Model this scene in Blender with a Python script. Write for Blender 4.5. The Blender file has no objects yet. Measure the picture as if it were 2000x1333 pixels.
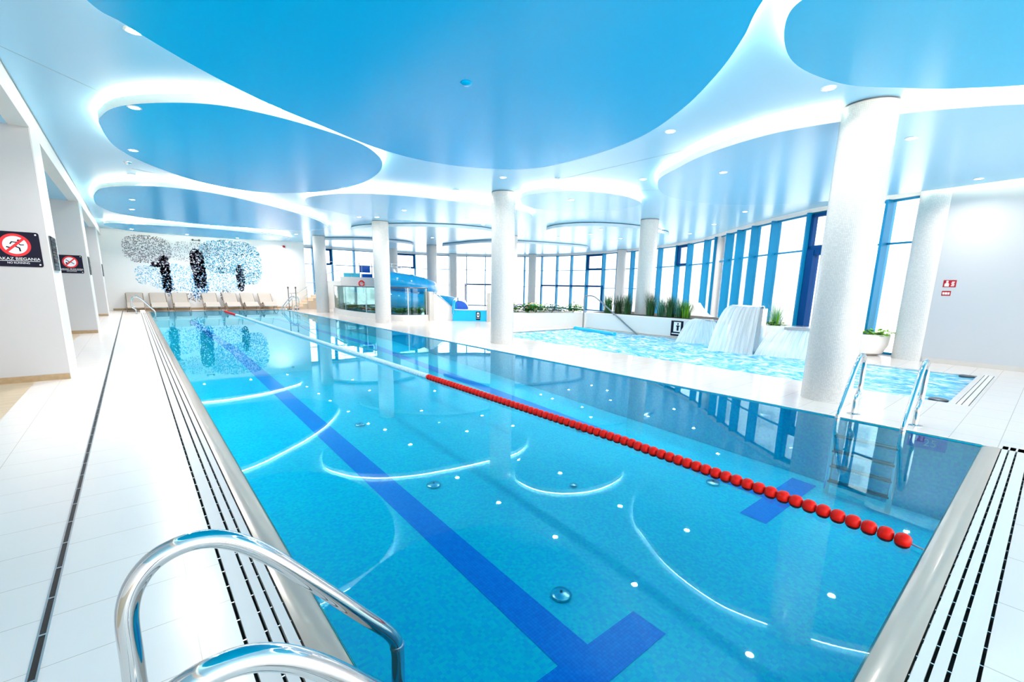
import bpy, bmesh, math, random
from mathutils import Vector, Matrix
random.seed(7)
S = bpy.context.scene
COL = S.collection

# ------------------------------------------------------------------ camera
CAM_H = 1.6
def _rot(a, b, c):
    ry = Matrix(((math.cos(a), 0, math.sin(a)), (0, 1, 0), (-math.sin(a), 0, math.cos(a))))
    rx = Matrix(((1, 0, 0), (0, math.cos(b), -math.sin(b)), (0, math.sin(b), math.cos(b))))
    rz = Matrix(((math.cos(c), -math.sin(c), 0), (math.sin(c), math.cos(c), 0), (0, 0, 1)))
    return rz @ rx @ ry
_R = _rot(-0.6953619, 0.19325383, 0.01868055)
def _w(r): return Vector((r[0], r[2], -r[1]))
_right, _down, _fwd = _w(_R[0]), _w(_R[1]), _w(_R[2])
_m = Matrix((( _right.x, -_down.x, -_fwd.x, 0), (_right.y, -_down.y, -_fwd.y, 0), (_right.z, -_down.z, -_fwd.z, CAM_H), (0, 0, 0, 1)))
cam = bpy.data.cameras.new('camera'); camo = bpy.data.objects.new('camera', cam); COL.objects.link(camo)
camo.matrix_world = _m
cam.sensor_width = 36; cam.lens = 880.12 / 2000 * 36
cam.shift_y = 66.19 / 2000
cam.clip_start = 0.05; cam.clip_end = 400
S.camera = camo

# ------------------------------------------------------------------ world, exposure
W = bpy.data.worlds.new('world'); S.world = W; W.use_nodes = True
W.node_tree.nodes['Background'].inputs[0].default_value = (1.0, 0.955, 0.91, 1)
W.node_tree.nodes['Background'].inputs[1].default_value = 2.3
S.view_settings.view_transform = 'Standard'; S.view_settings.look = 'None'
S.view_settings.exposure = 1.44; S.view_settings.gamma = 1.0; S.view_settings.use_curve_mapping = False
cy = S.cycles
cy.max_bounces = 7; cy.diffuse_bounces = 4; cy.glossy_bounces = 4; cy.transmission_bounces = 4; cy.transparent_max_bounces = 16
cy.caustics_reflective = False; cy.caustics_refractive = False
cy.sample_clamp_indirect = 6.0
LAMP_W = 24.0        # watts of each recessed downlight
COVE = 20.0           # strength of the cove LED strips

# ------------------------------------------------------------------ materials
def new_mat(name):
    m = bpy.data.materials.new(name); m.use_nodes = True
    nt = m.node_tree; nt.nodes.clear()
    out = nt.nodes.new('ShaderNodeOutputMaterial')
    return m, nt, out
def N(nt, t, **kw):
    n = nt.nodes.new(t)
    for k, v in kw.items(): setattr(n, k, v)
    return n
def L(nt, a, b): nt.links.new(a, b)
def val(nt, s, v):
    if hasattr(v, 'node'): nt.links.new(v, s)
    else: s.default_value = v
def math_(nt, op, a, b=0.0, c=None):
    n = N(nt, 'ShaderNodeMath', operation=op); val(nt, n.inputs[0], a); val(nt, n.inputs[1], b)
    if c is not None: val(nt, n.inputs[2], c)
    return n.outputs[0]
def mixc(nt, f, a, b):
    n = N(nt, 'ShaderNodeMix', data_type='RGBA'); val(nt, n.inputs[0], f)
    val(nt, n.inputs[6], a if hasattr(a, 'node') else (*a, 1)); val(nt, n.inputs[7], b if hasattr(b, 'node') else (*b, 1))
    return n.outputs[2]
def P(name, col, rough=0.5, metal=0.0, emit=None, es=0.0, coat=0.0, noise=0.0, nscale=8.0, bump=0.0, ior=1.5, trans=0.0):
    m, nt, out = new_mat(name)
    b = N(nt, 'ShaderNodeBsdfPrincipled')
    b.inputs['Roughness'].default_value = rough; b.inputs['Metallic'].default_value = metal
    b.inputs['Coat Weight'].default_value = coat; b.inputs['Coat Roughness'].default_value = 0.08
    b.inputs['IOR'].default_value = ior
    tc = N(nt, 'ShaderNodeTexCoord'); nz = N(nt, 'ShaderNodeTexNoise')
    nz.inputs['Scale'].default_value = nscale; nz.inputs['Detail'].default_value = 4
    L(nt, tc.outputs['Object'], nz.inputs['Vector'])
    dark = tuple(c * (1 - noise) for c in col)
    L(nt, mixc(nt, nz.outputs['Fac'], dark, col), b.inputs['Base Color'])
    if bump:
        bp = N(nt, 'ShaderNodeBump'); bp.inputs['Strength'].default_value = bump; bp.inputs['Distance'].default_value = 0.01
        L(nt, nz.outputs['Fac'], bp.inputs['Height']); L(nt, bp.outputs[0], b.inputs['Normal'])
    if emit:
        b.inputs['Emission Color'].default_value = (*emit, 1); b.inputs['Emission Strength'].default_value = es
    L(nt, b.outputs[0], out.inputs[0])
    return m
def line_mask(nt, coord, pitch, off, width):
    """1 on a joint line every pitch, else 0"""
    a = math_(nt, 'SUBTRACT', coord, off - pitch * 200)
    a = math_(nt, 'MODULO', a, pitch)
    a = math_(nt, 'SUBTRACT', a, pitch / 2); a = math_(nt, 'ABSOLUTE', a)
    return math_(nt, 'GREATER_THAN', a, pitch / 2 - width / 2)
def tile_mat(name, px, ox, py, oy, col, grout, w=0.005, rough=0.22):
    m, nt, out = new_mat(name)
    g = N(nt, 'ShaderNodeNewGeometry'); sp = N(nt, 'ShaderNodeSeparateXYZ'); L(nt, g.outputs['Position'], sp.inputs[0])
    mk = math_(nt, 'MAXIMUM', line_mask(nt, sp.outputs[0], px, ox, w), line_mask(nt, sp.outputs[1], py, oy, w))
    nz = N(nt, 'ShaderNodeTexNoise'); nz.inputs['Scale'].default_value = 3.0; nz.inputs['Detail'].default_value = 6
    L(nt, g.outputs['Position'], nz.inputs['Vector'])
    c = mixc(nt, nz.outputs['Fac'], tuple(x * 0.97 for x in col), col)
    b = N(nt, 'ShaderNodeBsdfPrincipled'); L(nt, mixc(nt, mk, c, grout), b.inputs['Base Color'])
    b.inputs['Roughness'].default_value = rough
    L(nt, b.outputs[0], out.inputs[0]); return m

M = {}
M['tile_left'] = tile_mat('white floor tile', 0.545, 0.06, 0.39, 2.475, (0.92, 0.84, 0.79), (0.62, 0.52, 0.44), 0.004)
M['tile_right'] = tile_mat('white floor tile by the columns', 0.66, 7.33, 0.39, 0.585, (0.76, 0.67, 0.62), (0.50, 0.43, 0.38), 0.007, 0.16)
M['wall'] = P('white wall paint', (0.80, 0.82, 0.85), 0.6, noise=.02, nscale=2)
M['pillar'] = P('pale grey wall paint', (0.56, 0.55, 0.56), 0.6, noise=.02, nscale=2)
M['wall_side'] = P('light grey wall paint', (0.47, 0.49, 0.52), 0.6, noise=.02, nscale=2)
M['mural_wall'] = P('bright white painted wall', (0.88, 0.87, 0.86), 0.5, noise=.01)
M['wall_white'] = P('bright white plaster', (0.82, 0.80, 0.78), 0.55, noise=.02)
def stretch(name, col, rough=0.25, ior=1.34):
    m = P(name, col, rough, noise=0.02, nscale=0.6, ior=ior)
    return m
M['ceil'] = stretch('pale blue bounce-tinted satin ceiling film', (0.34, 0.70, 0.96), 0.25, 1.5)  # blue bounce light put into the colour of the ceiling film
M['disc'] = stretch('sky blue bounce-tinted satin ceiling film', (0.0, 0.55, 0.96), 0.22, 1.24)  # same film, stronger blue bounce painted into it
M['disc_mid'] = stretch('mid blue bounce-tinted satin ceiling film', (0.04, 0.56, 0.92), 0.22)  # same film, blue bounce painted at a middle strength
M['disc_pale'] = stretch('light blue sheen-tinted satin ceiling film', (0.30, 0.66, 0.92), 0.25, 1.5)  # lighter copy of the film, whitish window sheen put into its colour
M['disc_edge'] = P('white panel edge', (0.86, 0.86, 0.84), 0.5)
M['edge_grey'] = P('grey blue panel edge', (0.58, 0.74, 0.84), 0.5)
M['seam'] = P('grey seam profile', (0.2, 0.36, 0.45), 0.5)
M['cove'] = P('warm white light strip', (1, .9, .8), 0.5, emit=(1.0, 0.84, 0.60), es=COVE)
M['lens'] = P('lit lamp lens', (1, 1, 1), 0.5, emit=(1.0, 0.95, 0.86), es=25)
M['ring'] = P('white lamp ring', (0.85, 0.88, 0.9), 0.4)
M['chrome'] = P('polished stainless steel', (0.66, 0.66, 0.66), 0.07, metal=1.0)
M['steel'] = P('brushed stainless steel', (0.62, 0.66, 0.7), 0.25, metal=1.0, noise=.1, nscale=30)
M['grey_steel'] = P('satin grey steel', (0.22, 0.25, 0.28), 0.35, metal=.5)
M['dark_steel'] = P('dark steel', (0.10, 0.12, 0.14), 0.35, metal=.7)
M['black'] = P('black slot', (0.004, 0.004, 0.006), 0.6)
M['grate'] = P('white plastic grate', (0.74, 0.69, 0.66), 0.4)
M['lip'] = P('beige ceramic pool edge', (0.50, 0.41, 0.34), 0.22, noise=.12, nscale=2.5, coat=.15)
M['frame'] = P('aluminium frame tinted by blue cast', (0.0, 0.22, 0.46), 0.5, ior=1.3)  # blue colour cast put into the tone of the aluminium
M['frame_dark'] = P('dark blue window frame', (0.0, 0.05, 0.20), 0.6, ior=1.2)
M['fabric'] = P('cream mesh fabric', (0.50, 0.44, 0.39), 0.7, noise=.08, nscale=40)
M['lounger_leg'] = P('bronze lounger frame', (0.28, 0.20, 0.13), 0.4)
M['red'] = P('red plastic float', (0.85, 0.01, 0.004), 0.45, ior=1.3)
M['white_float'] = P('pale blue plastic float', (0.62, 0.82, 0.92), 0.3)
M['cable'] = P('steel cable', (0.25, 0.32, 0.4), 0.4, metal=.5)
M['sign_black'] = P('navy black sign board', (0.004, 0.004, 0.02), 0.5, ior=1.3)
M['sign_white'] = P('white sign print', (0.9, 0.92, 0.95), 0.5)
M['sign_red'] = P('red sign print', (0.80, 0.01, 0.02), 0.4)
M['fire_red'] = P('dark red fire sign', (0.36, 0.0, 0.01), 0.4)
M['blue_slide'] = P('glossy blue fibreglass', (0.01, 0.42, 0.85), 0.15, coat=.5, noise=.15, nscale=1.5)
M['blue_box'] = P('blue fibreglass run-out', (0.0, 0.50, 0.90), 0.2, noise=.05)
M['deep_blue'] = P('deep blue lining', (0.0, 0.12, 0.62), 0.3)
M['cyan_panel'] = P('cyan panel', (0.10, 0.68, 0.88), 0.4)
M['beige_post'] = P('warm grey plaster', (0.60, 0.57, 0.54), 0.6)
M['leaf'] = P('green leaf', (0.05, 0.28, 0.012), 0.8, noise=.4, nscale=25, ior=1.15)
M['leaf_light'] = P('light green leaf', (0.20, 0.50, 0.03), 0.8, noise=.3, nscale=25, ior=1.15)
M['grass_green'] = P('green grass blade', (0.02, 0.17, 0.03), 0.5, noise=.5, nscale=12)
M['grass_dark'] = P('dark olive grass blade', (0.02, 0.07, 0.012), 0.5, noise=.5, nscale=12)
M['grass_teal'] = P('blue green grass blade', (0.12, 0.40, 0.34), 0.5, noise=.4, nscale=12)
M['soil'] = P('dark planting soil', (0.05, 0.04, 0.03), 0.9, noise=.5, nscale=20)
M['purple'] = P('purple foam', (0.45, 0.22, 0.75), 0.5)
M['teal'] = P('teal foam', (0.12, 0.60, 0.62), 0.5)
M['pink'] = P('coral foam', (0.90, 0.42, 0.40), 0.5)
M['dot_dark'] = P('navy mosaic chip', (0.03, 0.03, 0.10), 0.2)
M['dot_grey'] = P('grey mosaic chip', (0.25, 0.24, 0.30), 0.2)
M['dot_blue'] = P('light blue mosaic chip', (0.18, 0.58, 0.82), 0.2)
M['dot_deep'] = P('mid blue mosaic chip', (0.01, 0.30, 0.72), 0.2)
M['paving'] = P('pale outdoor paving', (0.72, 0.72, 0.72), 0.8, noise=.05)
M['facade'] = P('white render', (0.80, 0.82, 0.84), 0.8)
M['facade_glass'] = P('grey window pane', (0.50, 0.54, 0.57), 0.4)

def wood():
    m, nt, out = new_mat('oak look floor plank')
    g = N(nt, 'ShaderNodeNewGeometry'); mp = N(nt, 'ShaderNodeMapping'); mp.inputs['Scale'].default_value = (1.2, 14, 14)
    L(nt, g.outputs['Position'], mp.inputs[0])
    nz = N(nt, 'ShaderNodeTexNoise'); nz.inputs['Scale'].default_value = 2.2; nz.inputs['Detail'].default_value = 8
    L(nt, mp.outputs[0], nz.inputs['Vector'])
    sp = N(nt, 'ShaderNodeSeparateXYZ'); L(nt, g.outputs['Position'], sp.inputs[0])
    j = line_mask(nt, sp.outputs[1], 0.2, 0.05, 0.004)
    c = mixc(nt, nz.outputs['Fac'], (0.50, 0.34, 0.20), (0.86, 0.70, 0.50))
    b = N(nt, 'ShaderNodeBsdfPrincipled'); L(nt, mixc(nt, j, c, (0.40, 0.28, 0.18)), b.inputs['Base Color']); b.inputs['Roughness'].default_value = .4
    L(nt, b.outputs[0], out.inputs[0]); return m
M['wood'] = wood()
M['skirting'] = P('oak skirting', (0.52, 0.36, 0.20), 0.5, noise=.4, nscale=14)
M['step_wood'] = P('pale timber stair tread', (0.80, 0.62, 0.45), 0.5, noise=.1)
M['skirting_grey'] = P('grey beige skirting tile', (0.56, 0.53, 0.50), 0.4, noise=.1)

def column_mat():
    m, nt, out = new_mat('white glazed mosaic')
    tc = N(nt, 'ShaderNodeTexCoord'); sp = N(nt, 'ShaderNodeSeparateXYZ'); L(nt, tc.outputs['Object'], sp.inputs[0])
    ang = math_(nt, 'ARCTAN2', sp.outputs[1], sp.outputs[0])
    v = math_(nt, 'MULTIPLY', ang, 0.325)
    a = line_mask(nt, sp.outputs[2], 0.022, 0.0, 0.004); bq = line_mask(nt, v, 0.022, 0.0, 0.003)
    mk = math_(nt, 'MAXIMUM', a, bq)
    cb = N(nt, 'ShaderNodeCombineXYZ'); L(nt, math_(nt, 'FLOOR', math_(nt, 'DIVIDE', v, .022)), cb.inputs[0]); L(nt, math_(nt, 'FLOOR', math_(nt, 'DIVIDE', sp.outputs[2], .022)), cb.inputs[1])
    wn = N(nt, 'ShaderNodeTexWhiteNoise'); L(nt, cb.outputs[0], wn.inputs['Vector'])
    c = mixc(nt, wn.outputs['Value'], (0.62, 0.61, 0.60), (0.72, 0.70, 0.68))
    b = N(nt, 'ShaderNodeBsdfPrincipled'); L(nt, mixc(nt, mk, c, (0.48, 0.49, 0.49)), b.inputs['Base Color']); b.inputs['Roughness'].default_value = .22
    bp = N(nt, 'ShaderNodeBump'); bp.inputs['Strength'].default_value = .35; bp.inputs['Distance'].default_value = .004; bp.invert = True
    L(nt, math_(nt, 'ADD', mk, math_(nt, 'MULTIPLY', wn.outputs['Value'], .4)), bp.inputs['Height']); L(nt, bp.outputs[0], b.inputs['Normal'])
    L(nt, b.outputs[0], out.inputs[0]); return m
M['column'] = column_mat()

def mosaic(name, c1, c2, dark=None):
    m, nt, out = new_mat(name)
    g = N(nt, 'ShaderNodeNewGeometry'); sp = N(nt, 'ShaderNodeSeparateXYZ'); L(nt, g.outputs['Position'], sp.inputs[0])
    def cell(p):
        cb = N(nt, 'ShaderNodeCombineXYZ')
        for i in range(3): L(nt, math_(nt, 'FLOOR', math_(nt, 'DIVIDE', math_(nt, 'ADD', sp.outputs[i], .0013), p)), cb.inputs[i])
        w = N(nt, 'ShaderNodeTexWhiteNoise'); L(nt, cb.outputs[0], w.inputs['Vector']); return w.outputs['Value']
    w = cell(0.026)
    nz = N(nt, 'ShaderNodeTexNoise'); nz.inputs['Scale'].default_value = 1.3; L(nt, g.outputs['Position'], nz.inputs['Vector'])
    f = math_(nt, 'MULTIPLY_ADD', w, 0.7, math_(nt, 'MULTIPLY', nz.outputs['Fac'], .3))
    c = mixc(nt, f, c1, c2)
    mk = math_(nt, 'MAXIMUM', line_mask(nt, sp.outputs[0], .026, .013, .0025), line_mask(nt, sp.outputs[1], .026, .013, .0025))
    c = mixc(nt, math_(nt, 'MULTIPLY', mk, .25), c, (0.10, 0.66, 0.95))
    b = N(nt, 'ShaderNodeBsdfPrincipled'); L(nt, c, b.inputs['Base Color']); b.inputs['Roughness'].default_value = .35
    L(nt, b.outputs[0], out.inputs[0]); return m
M['mosaic'] = mosaic('azure pool mosaic', (0.0, 0.60, 1.0), (0.0, 0.90, 1.0))
M['mosaic_line'] = mosaic('royal blue pool mosaic', (0.0, 0.20, 0.90), (0.0, 0.30, 1.0))

def water():
    m, nt, out = new_mat('clear still pool water')
    tr = N(nt, 'ShaderNodeBsdfTransparent'); tr.inputs[0].default_value = (0.62, 0.98, 1.0, 1)
    gl = N(nt, 'ShaderNodeBsdfGlossy'); gl.inputs['Roughness'].default_value = 0.015; gl.inputs['Color'].default_value = (0.56, 0.90, 1.0, 1)
    g = N(nt, 'ShaderNodeNewGeometry'); nz = N(nt, 'ShaderNodeTexNoise'); nz.inputs['Scale'].default_value = 1.1; nz.inputs['Detail'].default_value = 2
    L(nt, g.outputs['Position'], nz.inputs['Vector'])
    bp = N(nt, 'ShaderNodeBump'); bp.inputs['Strength'].default_value = .005; bp.inputs['Distance'].default_value = .1
    L(nt, nz.outputs['Fac'], bp.inputs['Height']); L(nt, bp.outputs[0], gl.inputs['Normal'])
    fr = N(nt, 'ShaderNodeFresnel'); fr.inputs['IOR'].default_value = 1.33
    mx = N(nt, 'ShaderNodeMixShader'); L(nt, fr.outputs[0], mx.inputs[0]); L(nt, tr.outputs[0], mx.inputs[1]); L(nt, gl.outputs[0], mx.inputs[2])
    L(nt, mx.outputs[0], out.inputs[0]); return m
M['water'] = water()
def rough_water():
    m, nt, out = new_mat('churning pool water with foam')
    g = N(nt, 'ShaderNodeNewGeometry')
    mp = N(nt, 'ShaderNodeMapping'); mp.inputs['Scale'].default_value = (2.2, 1.1, 1); L(nt, g.outputs['Position'], mp.inputs[0])
    nz = N(nt, 'ShaderNodeTexNoise'); nz.inputs['Scale'].default_value = 2.0; nz.inputs['Detail'].default_value = 8; nz.inputs['Roughness'].default_value = .7; nz.inputs['Distortion'].default_value = 1.5
    L(nt, mp.outputs[0], nz.inputs['Vector'])
    rp = N(nt, 'ShaderNodeValToRGB'); L(nt, nz.outputs['Fac'], rp.inputs[0])
    e = rp.color_ramp.elements; e[0].position = .40; e[0].color = (0.0, 0.36, 0.72, 1); e[1].position = .60; e[1].color = (0.84, 0.92, 0.95, 1)
    x = e.new(.49); x.color = (0.16, 0.62, 0.84, 1)
    b = N(nt, 'ShaderNodeBsdfPrincipled'); L(nt, rp.outputs[0], b.inputs['Base Color']); b.inputs['Roughness'].default_value = .12; b.inputs['IOR'].default_value = 1.33
    bp = N(nt, 'ShaderNodeBump'); bp.inputs['Strength'].default_value = .5; bp.inputs['Distance'].default_value = .06
    L(nt, nz.outputs['Fac'], bp.inputs['Height']); L(nt, bp.outputs[0], b.inputs['Normal'])
    L(nt, b.outputs[0], out.inputs[0]); return m
M['rough_water'] = rough_water()
def fall_mat():
    m, nt, out = new_mat('falling white water')
    tc = N(nt, 'ShaderNodeTexCoord'); mp = N(nt, 'ShaderNodeMapping'); mp.inputs['Scale'].default_value = (70, 1.2, 1); L(nt, tc.outputs['UV'], mp.inputs[0])
    nz = N(nt, 'ShaderNodeTexNoise'); nz.inputs['Scale'].default_value = 1.0; nz.inputs['Detail'].default_value = 3; L(nt, mp.outputs[0], nz.inputs['Vector'])
    rp = N(nt, 'ShaderNodeMapRange'); L(nt, nz.outputs['Fac'], rp.inputs[0]); rp.inputs[1].default_value = .35; rp.inputs[2].default_value = .62; rp.inputs[3].default_value = .62; rp.inputs[4].default_value = 1.0
    tr = N(nt, 'ShaderNodeBsdfTransparent'); b = N(nt, 'ShaderNodeBsdfPrincipled'); b.inputs['Base Color'].default_value = (0.97, 0.99, 1.0, 1); b.inputs['Roughness'].default_value = .3
    tl = N(nt, 'ShaderNodeBsdfTranslucent'); tl.inputs[0].default_value = (.92, .96, 1, 1)
    m2 = N(nt, 'ShaderNodeMixShader'); m2.inputs[0].default_value = .45; L(nt, b.outputs[0], m2.inputs[1]); L(nt, tl.outputs[0], m2.inputs[2])
    mx = N(nt, 'ShaderNodeMixShader'); L(nt, rp.outputs[0], mx.inputs[0]); L(nt, tr.outputs[0], mx.inputs[1]); L(nt, m2.outputs[0], mx.inputs[2])
    L(nt, mx.outputs[0], out.inputs[0]); return m
M['fall'] = fall_mat()
def glass(name, tint, refl=1.0, ior=1.45):
    m, nt, out = new_mat(name)
    tr = N(nt, 'ShaderNodeBsdfTransparent'); tr.inputs[0].default_value = (*tint, 1)
    gl = N(nt, 'ShaderNodeBsdfGlossy'); gl.inputs['Roughness'].default_value = 0.02
    fr = N(nt, 'ShaderNodeFresnel'); fr.inputs['IOR'].default_value = ior
    mx = N(nt, 'ShaderNodeMixShader'); L(nt, math_(nt, 'MULTIPLY', fr.outputs[0], refl), mx.inputs[0]); L(nt, tr.outputs[0], mx.inputs[1]); L(nt, gl.outputs[0], mx.inputs[2])
    L(nt, mx.outputs[0], out.inputs[0]); return m
M['pane'] = glass('clear window glass', (0.97, 0.99, 1.0), .6)
M['green_glass'] = glass('green tinted balustrade glass', (0.66, 0.90, 0.90), .8)

# ------------------------------------------------------------------ builders
class MB:
    def __init__(s): s.v = []; s.f = []; s.uv = None
    def add(s, vs, fs):
        o = len(s.v); s.v += [tuple(v) for v in vs]; s.f += [tuple(i + o for i in f) for f in fs]; return s
    def box(s, x0, y0, z0, x1, y1, z1):
        v = [(x0, y0, z0), (x1, y0, z0), (x1, y1, z0), (x0, y1, z0), (x0, y0, z1), (x1, y0, z1), (x1, y1, z1), (x0, y1, z1)]
        return s.add(v, [(3, 2, 1, 0), (4, 5, 6, 7), (0, 1, 5, 4), (1, 2, 6, 5), (2, 3, 7, 6), (3, 0, 4, 7)])
    def obox(s, c, ux, uy, hx, hy, z0, z1):
        """box with a horizontal orientation: centre c, unit axes ux uy, half sizes"""
        p = []
        for z in (z0, z1):
            for a, b in ((-1, -1), (1, -1), (1, 1), (-1, 1)):
                p.append((c[0] + a * hx * ux[0] + b * hy * uy[0], c[1] + a * hx * ux[1] + b * hy * uy[1], z))
        return s.add(p, [(3, 2, 1, 0), (4, 5, 6, 7), (0, 1, 5, 4), (1, 2, 6, 5), (2, 3, 7, 6), (3, 0, 4, 7)])
    def prism(s, pts, z0, z1):
        n = len(pts)
        return s.add([(x, y, z0) for x, y in pts] + [(x, y, z1) for x, y in pts],
                     [tuple(range(n))[::-1], tuple(range(n, 2 * n))] + [(i, (i + 1) % n, n + (i + 1) % n, n + i) for i in range(n)])
    def ribbon(s, pts, z0, z1, closed=False):
        n = len(pts); k = n if closed else n - 1
        return s.add([(x, y, z0) for x, y in pts] + [(x, y, z1) for x, y in pts], [(i, (i + 1) % n, n + (i + 1) % n, n + i) for i in range(k)])
    def cyl(s, x, y, z0, z1, r, n=24, r1=None):
        r1 = r if r1 is None else r1
        v = [(x + r * math.cos(2 * math.pi * i / n), y + r * math.sin(2 * math.pi * i / n), z0) for i in range(n)] + \
            [(x + r1 * math.cos(2 * math.pi * i / n), y + r1 * math.sin(2 * math.pi * i / n), z1) for i in range(n)]
        return s.add(v, [tuple(range(n))[::-1], tuple(range(n, 2 * n))] + [(i, (i + 1) % n, n + (i + 1) % n, n + i) for i in range(n)])
    def lathe(s, prof, n=24, c=(0, 0)):
        v = []; f = []
        for r, z in prof:
            for i in range(n): a = 2 * math.pi * i / n; v.append((c[0] + r * math.cos(a), c[1] + r * math.sin(a), z))
        for k in range(len(prof) - 1):
            for i in range(n): f.append((k * n + i, k * n + (i + 1) % n, (k + 1) * n + (i + 1) % n, (k + 1) * n + i))
        f.append(tuple(range(n))[::-1]); f.append(tuple(range((len(prof) - 1) * n, len(prof) * n)))
        return s.add(v, f)
    def tube(s, pts, r, n=12, cap=True):
        pts = [Vector(p) for p in pts]; rs = r if isinstance(r, (list, tuple)) else [r] * len(pts)
        t0 = (pts[1] - pts[0]).normalized(); ref = Vector((0, 0, 1)) if abs(t0.z) < .9 else Vector((1, 0, 0))
        u = t0.cross(ref).normalized(); v = []; f = []
        for k, p in enumerate(pts):
            t = ((pts[min(k + 1, len(pts) - 1)] - p).normalized() + (p - pts[max(k - 1, 0)]).normalized())
            t = t.normalized() if t.length > 1e-6 else t0
            u = (u - t * u.dot(t)).normalized(); w = t.cross(u)
            for i in range(n):
                a = 2 * math.pi * i / n; v.append(p + (u * math.cos(a) + w * math.sin(a)) * rs[k])
        for k in range(len(pts) - 1):
            for i in range(n): f.append((k * n + i, k * n + (i + 1) % n, (k + 1) * n + (i + 1) % n, (k + 1) * n + i))
        if cap: f.append(tuple(range(n))[::-1]); f.append(tuple(range((len(pts) - 1) * n, len(pts) * n)))
        return s.add(v, f)
    def build(s, name, mat, parent=None, smooth=False, local=False, angle=40, recalc=True):
        me = bpy.data.meshes.new(name)
        off = Vector((0, 0, 0))
        if parent is not None and not local: off = parent_loc(parent)
        me.from_pydata([(a - off.x, b - off.y, c - off.z) for a, b, c in s.v], [], s.f)
        if s.uv:
            uvl = me.uv_layers.new(name='UVMap')
            for p in me.polygons:
                for li in p.loop_indices: uvl.data[li].uv = s.uv[me.loops[li].vertex_index]
        if recalc:
            bm = bmesh.new(); bm.from_mesh(me); bmesh.ops.recalc_face_normals(bm, faces=bm.faces); bm.to_mesh(me); bm.free()
        me.materials.append(M[mat] if isinstance(mat, str) else mat)
        if smooth:
            me.shade_smooth(); me.set_sharp_from_angle(angle=math.radians(angle))
        o = bpy.data.objects.new(name, me); COL.objects.link(o)
        if parent is not None: o.parent = parent
        return o
def parent_loc(o):
    v = Vector(o.location)
    return v + (parent_loc(o.parent) if o.parent else Vector((0, 0, 0)))
def tag(o, label, cat, group=None, kind=None):
    o['label'] = label; o['category'] = cat
    if group: o['group'] = group
    if kind: o['kind'] = kind
    return o
def thing(name, label, cat, loc=(0, 0, 0), group=None, kind=None):
    o = bpy.data.objects.new(name, None); COL.objects.link(o); o.location = loc; o.empty_display_size = .1
    return tag(o, label, cat, group, kind)
def struct(o): o['kind'] = 'structure'; return o
def sroot(name, loc=(0, 0, 0)):
    o = bpy.data.objects.new(name, None); COL.objects.link(o); o.location = loc; o['kind'] = 'structure'; return o
def copy_tree(o, parent=None):
    c = o.copy(); COL.objects.link(c)
    if parent is not None: c.parent = parent
    for ch in list(o.children): copy_tree(ch, c)
    return c
def catmull(pts, k=6, closed=False):
    n = len(pts); out = []
    rng = range(n) if closed else range(n - 1)
    for i in rng:
        if closed: p = [Vector(pts[(i + j) % n]) for j in (-1, 0, 1, 2)]
        else: p = [Vector(pts[max(i - 1, 0)]), Vector(pts[i]), Vector(pts[i + 1]), Vector(pts[min(i + 2, n - 1)])]
        for q in range(k):
            t = q / k
            out.append(0.5 * ((2 * p[1]) + (p[2] - p[0]) * t + (2 * p[0] - 5 * p[1] + 4 * p[2] - p[3]) * t * t + (3 * p[1] - p[0] - 3 * p[2] + p[3]) * t ** 3))
    if not closed: out.append(Vector(pts[-1]))
    return [tuple(v) for v in out]
def bevel(o, w=.01, seg=2):
    b = o.modifiers.new('bevel', 'BEVEL'); b.width = w; b.segments = seg; b.limit_method = 'ANGLE'; return o

# ------------------------------------------------------------------ key dimensions (metres, floor = 0)
ZC = 4.12            # ceiling
PX0, PX1, PY0, PY1 = 0.565, 6.95, 0.312, 29.6        # waterline of the lap pool
SX0, SX1, SY0, SY1 = 9.3, 13.0, 0.86, 12.45          # leisure pool
WX = 14.55                                            # right wall

FAC = [(15.2, 2.35), (15.56, 3.24), (15.95, 4.25), (16.45, 5.3), (17.5, 6.72), (18.29, 7.71), (19.1, 8.61), (19.89, 9.42), (20.84, 10.4), (21.78, 11.39), (22.9, 12.9),
       (23.55, 13.98), (24.26, 15.54), (24.75, 16.8), (25.14, 18.1), (25.5, 19.5), (25.8, 21.0), (25.9, 22.6), (25.84, 24.1), (25.6, 25.4), (25.2, 26.7), (24.55, 28.05),
       (23.6, 29.5), (22.6, 30.75), (21.4, 31.75), (20.2, 32.5), (19.0, 33.05), (17.6, 33.5), (16.0, 33.8), (14.5, 33.8), (12.8, 33.8), (11.2, 33.8), (9.9, 33.8), (8.6, 33.8)]

# ------------------------------------------------------------------ floor, pools
def gutter_x(x0): pass
fl = MB()
T = -0.25
sp_far = [(13.0, 0.86), (12.95, 2.0), (13.0, 3.2), (13.4, 4.8), (13.9, 6.4), (14.05, 8.0), (14.1, 12.45)]
# left strip (tile) up to the drain and from the drain to the gutter
left = MB()
left.box(-1.32, -6, T, -0.505, 31.5, 0); left.box(-0.467, -6, T, 0.215, 31.5, 0)
o = struct(left.build('floor', 'tile_left'))
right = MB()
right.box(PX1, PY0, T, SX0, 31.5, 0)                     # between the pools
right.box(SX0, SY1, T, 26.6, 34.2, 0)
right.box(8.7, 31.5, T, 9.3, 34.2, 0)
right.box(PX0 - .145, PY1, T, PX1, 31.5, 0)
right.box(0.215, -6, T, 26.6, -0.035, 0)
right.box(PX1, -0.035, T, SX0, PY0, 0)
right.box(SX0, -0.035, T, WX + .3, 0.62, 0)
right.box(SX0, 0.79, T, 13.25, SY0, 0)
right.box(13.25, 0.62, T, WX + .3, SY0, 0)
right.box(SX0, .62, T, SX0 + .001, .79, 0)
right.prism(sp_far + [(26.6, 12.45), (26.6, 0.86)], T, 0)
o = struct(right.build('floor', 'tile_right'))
wf = MB().box(-5.2, -6, T, -1.32, 31.5, 0)
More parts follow.
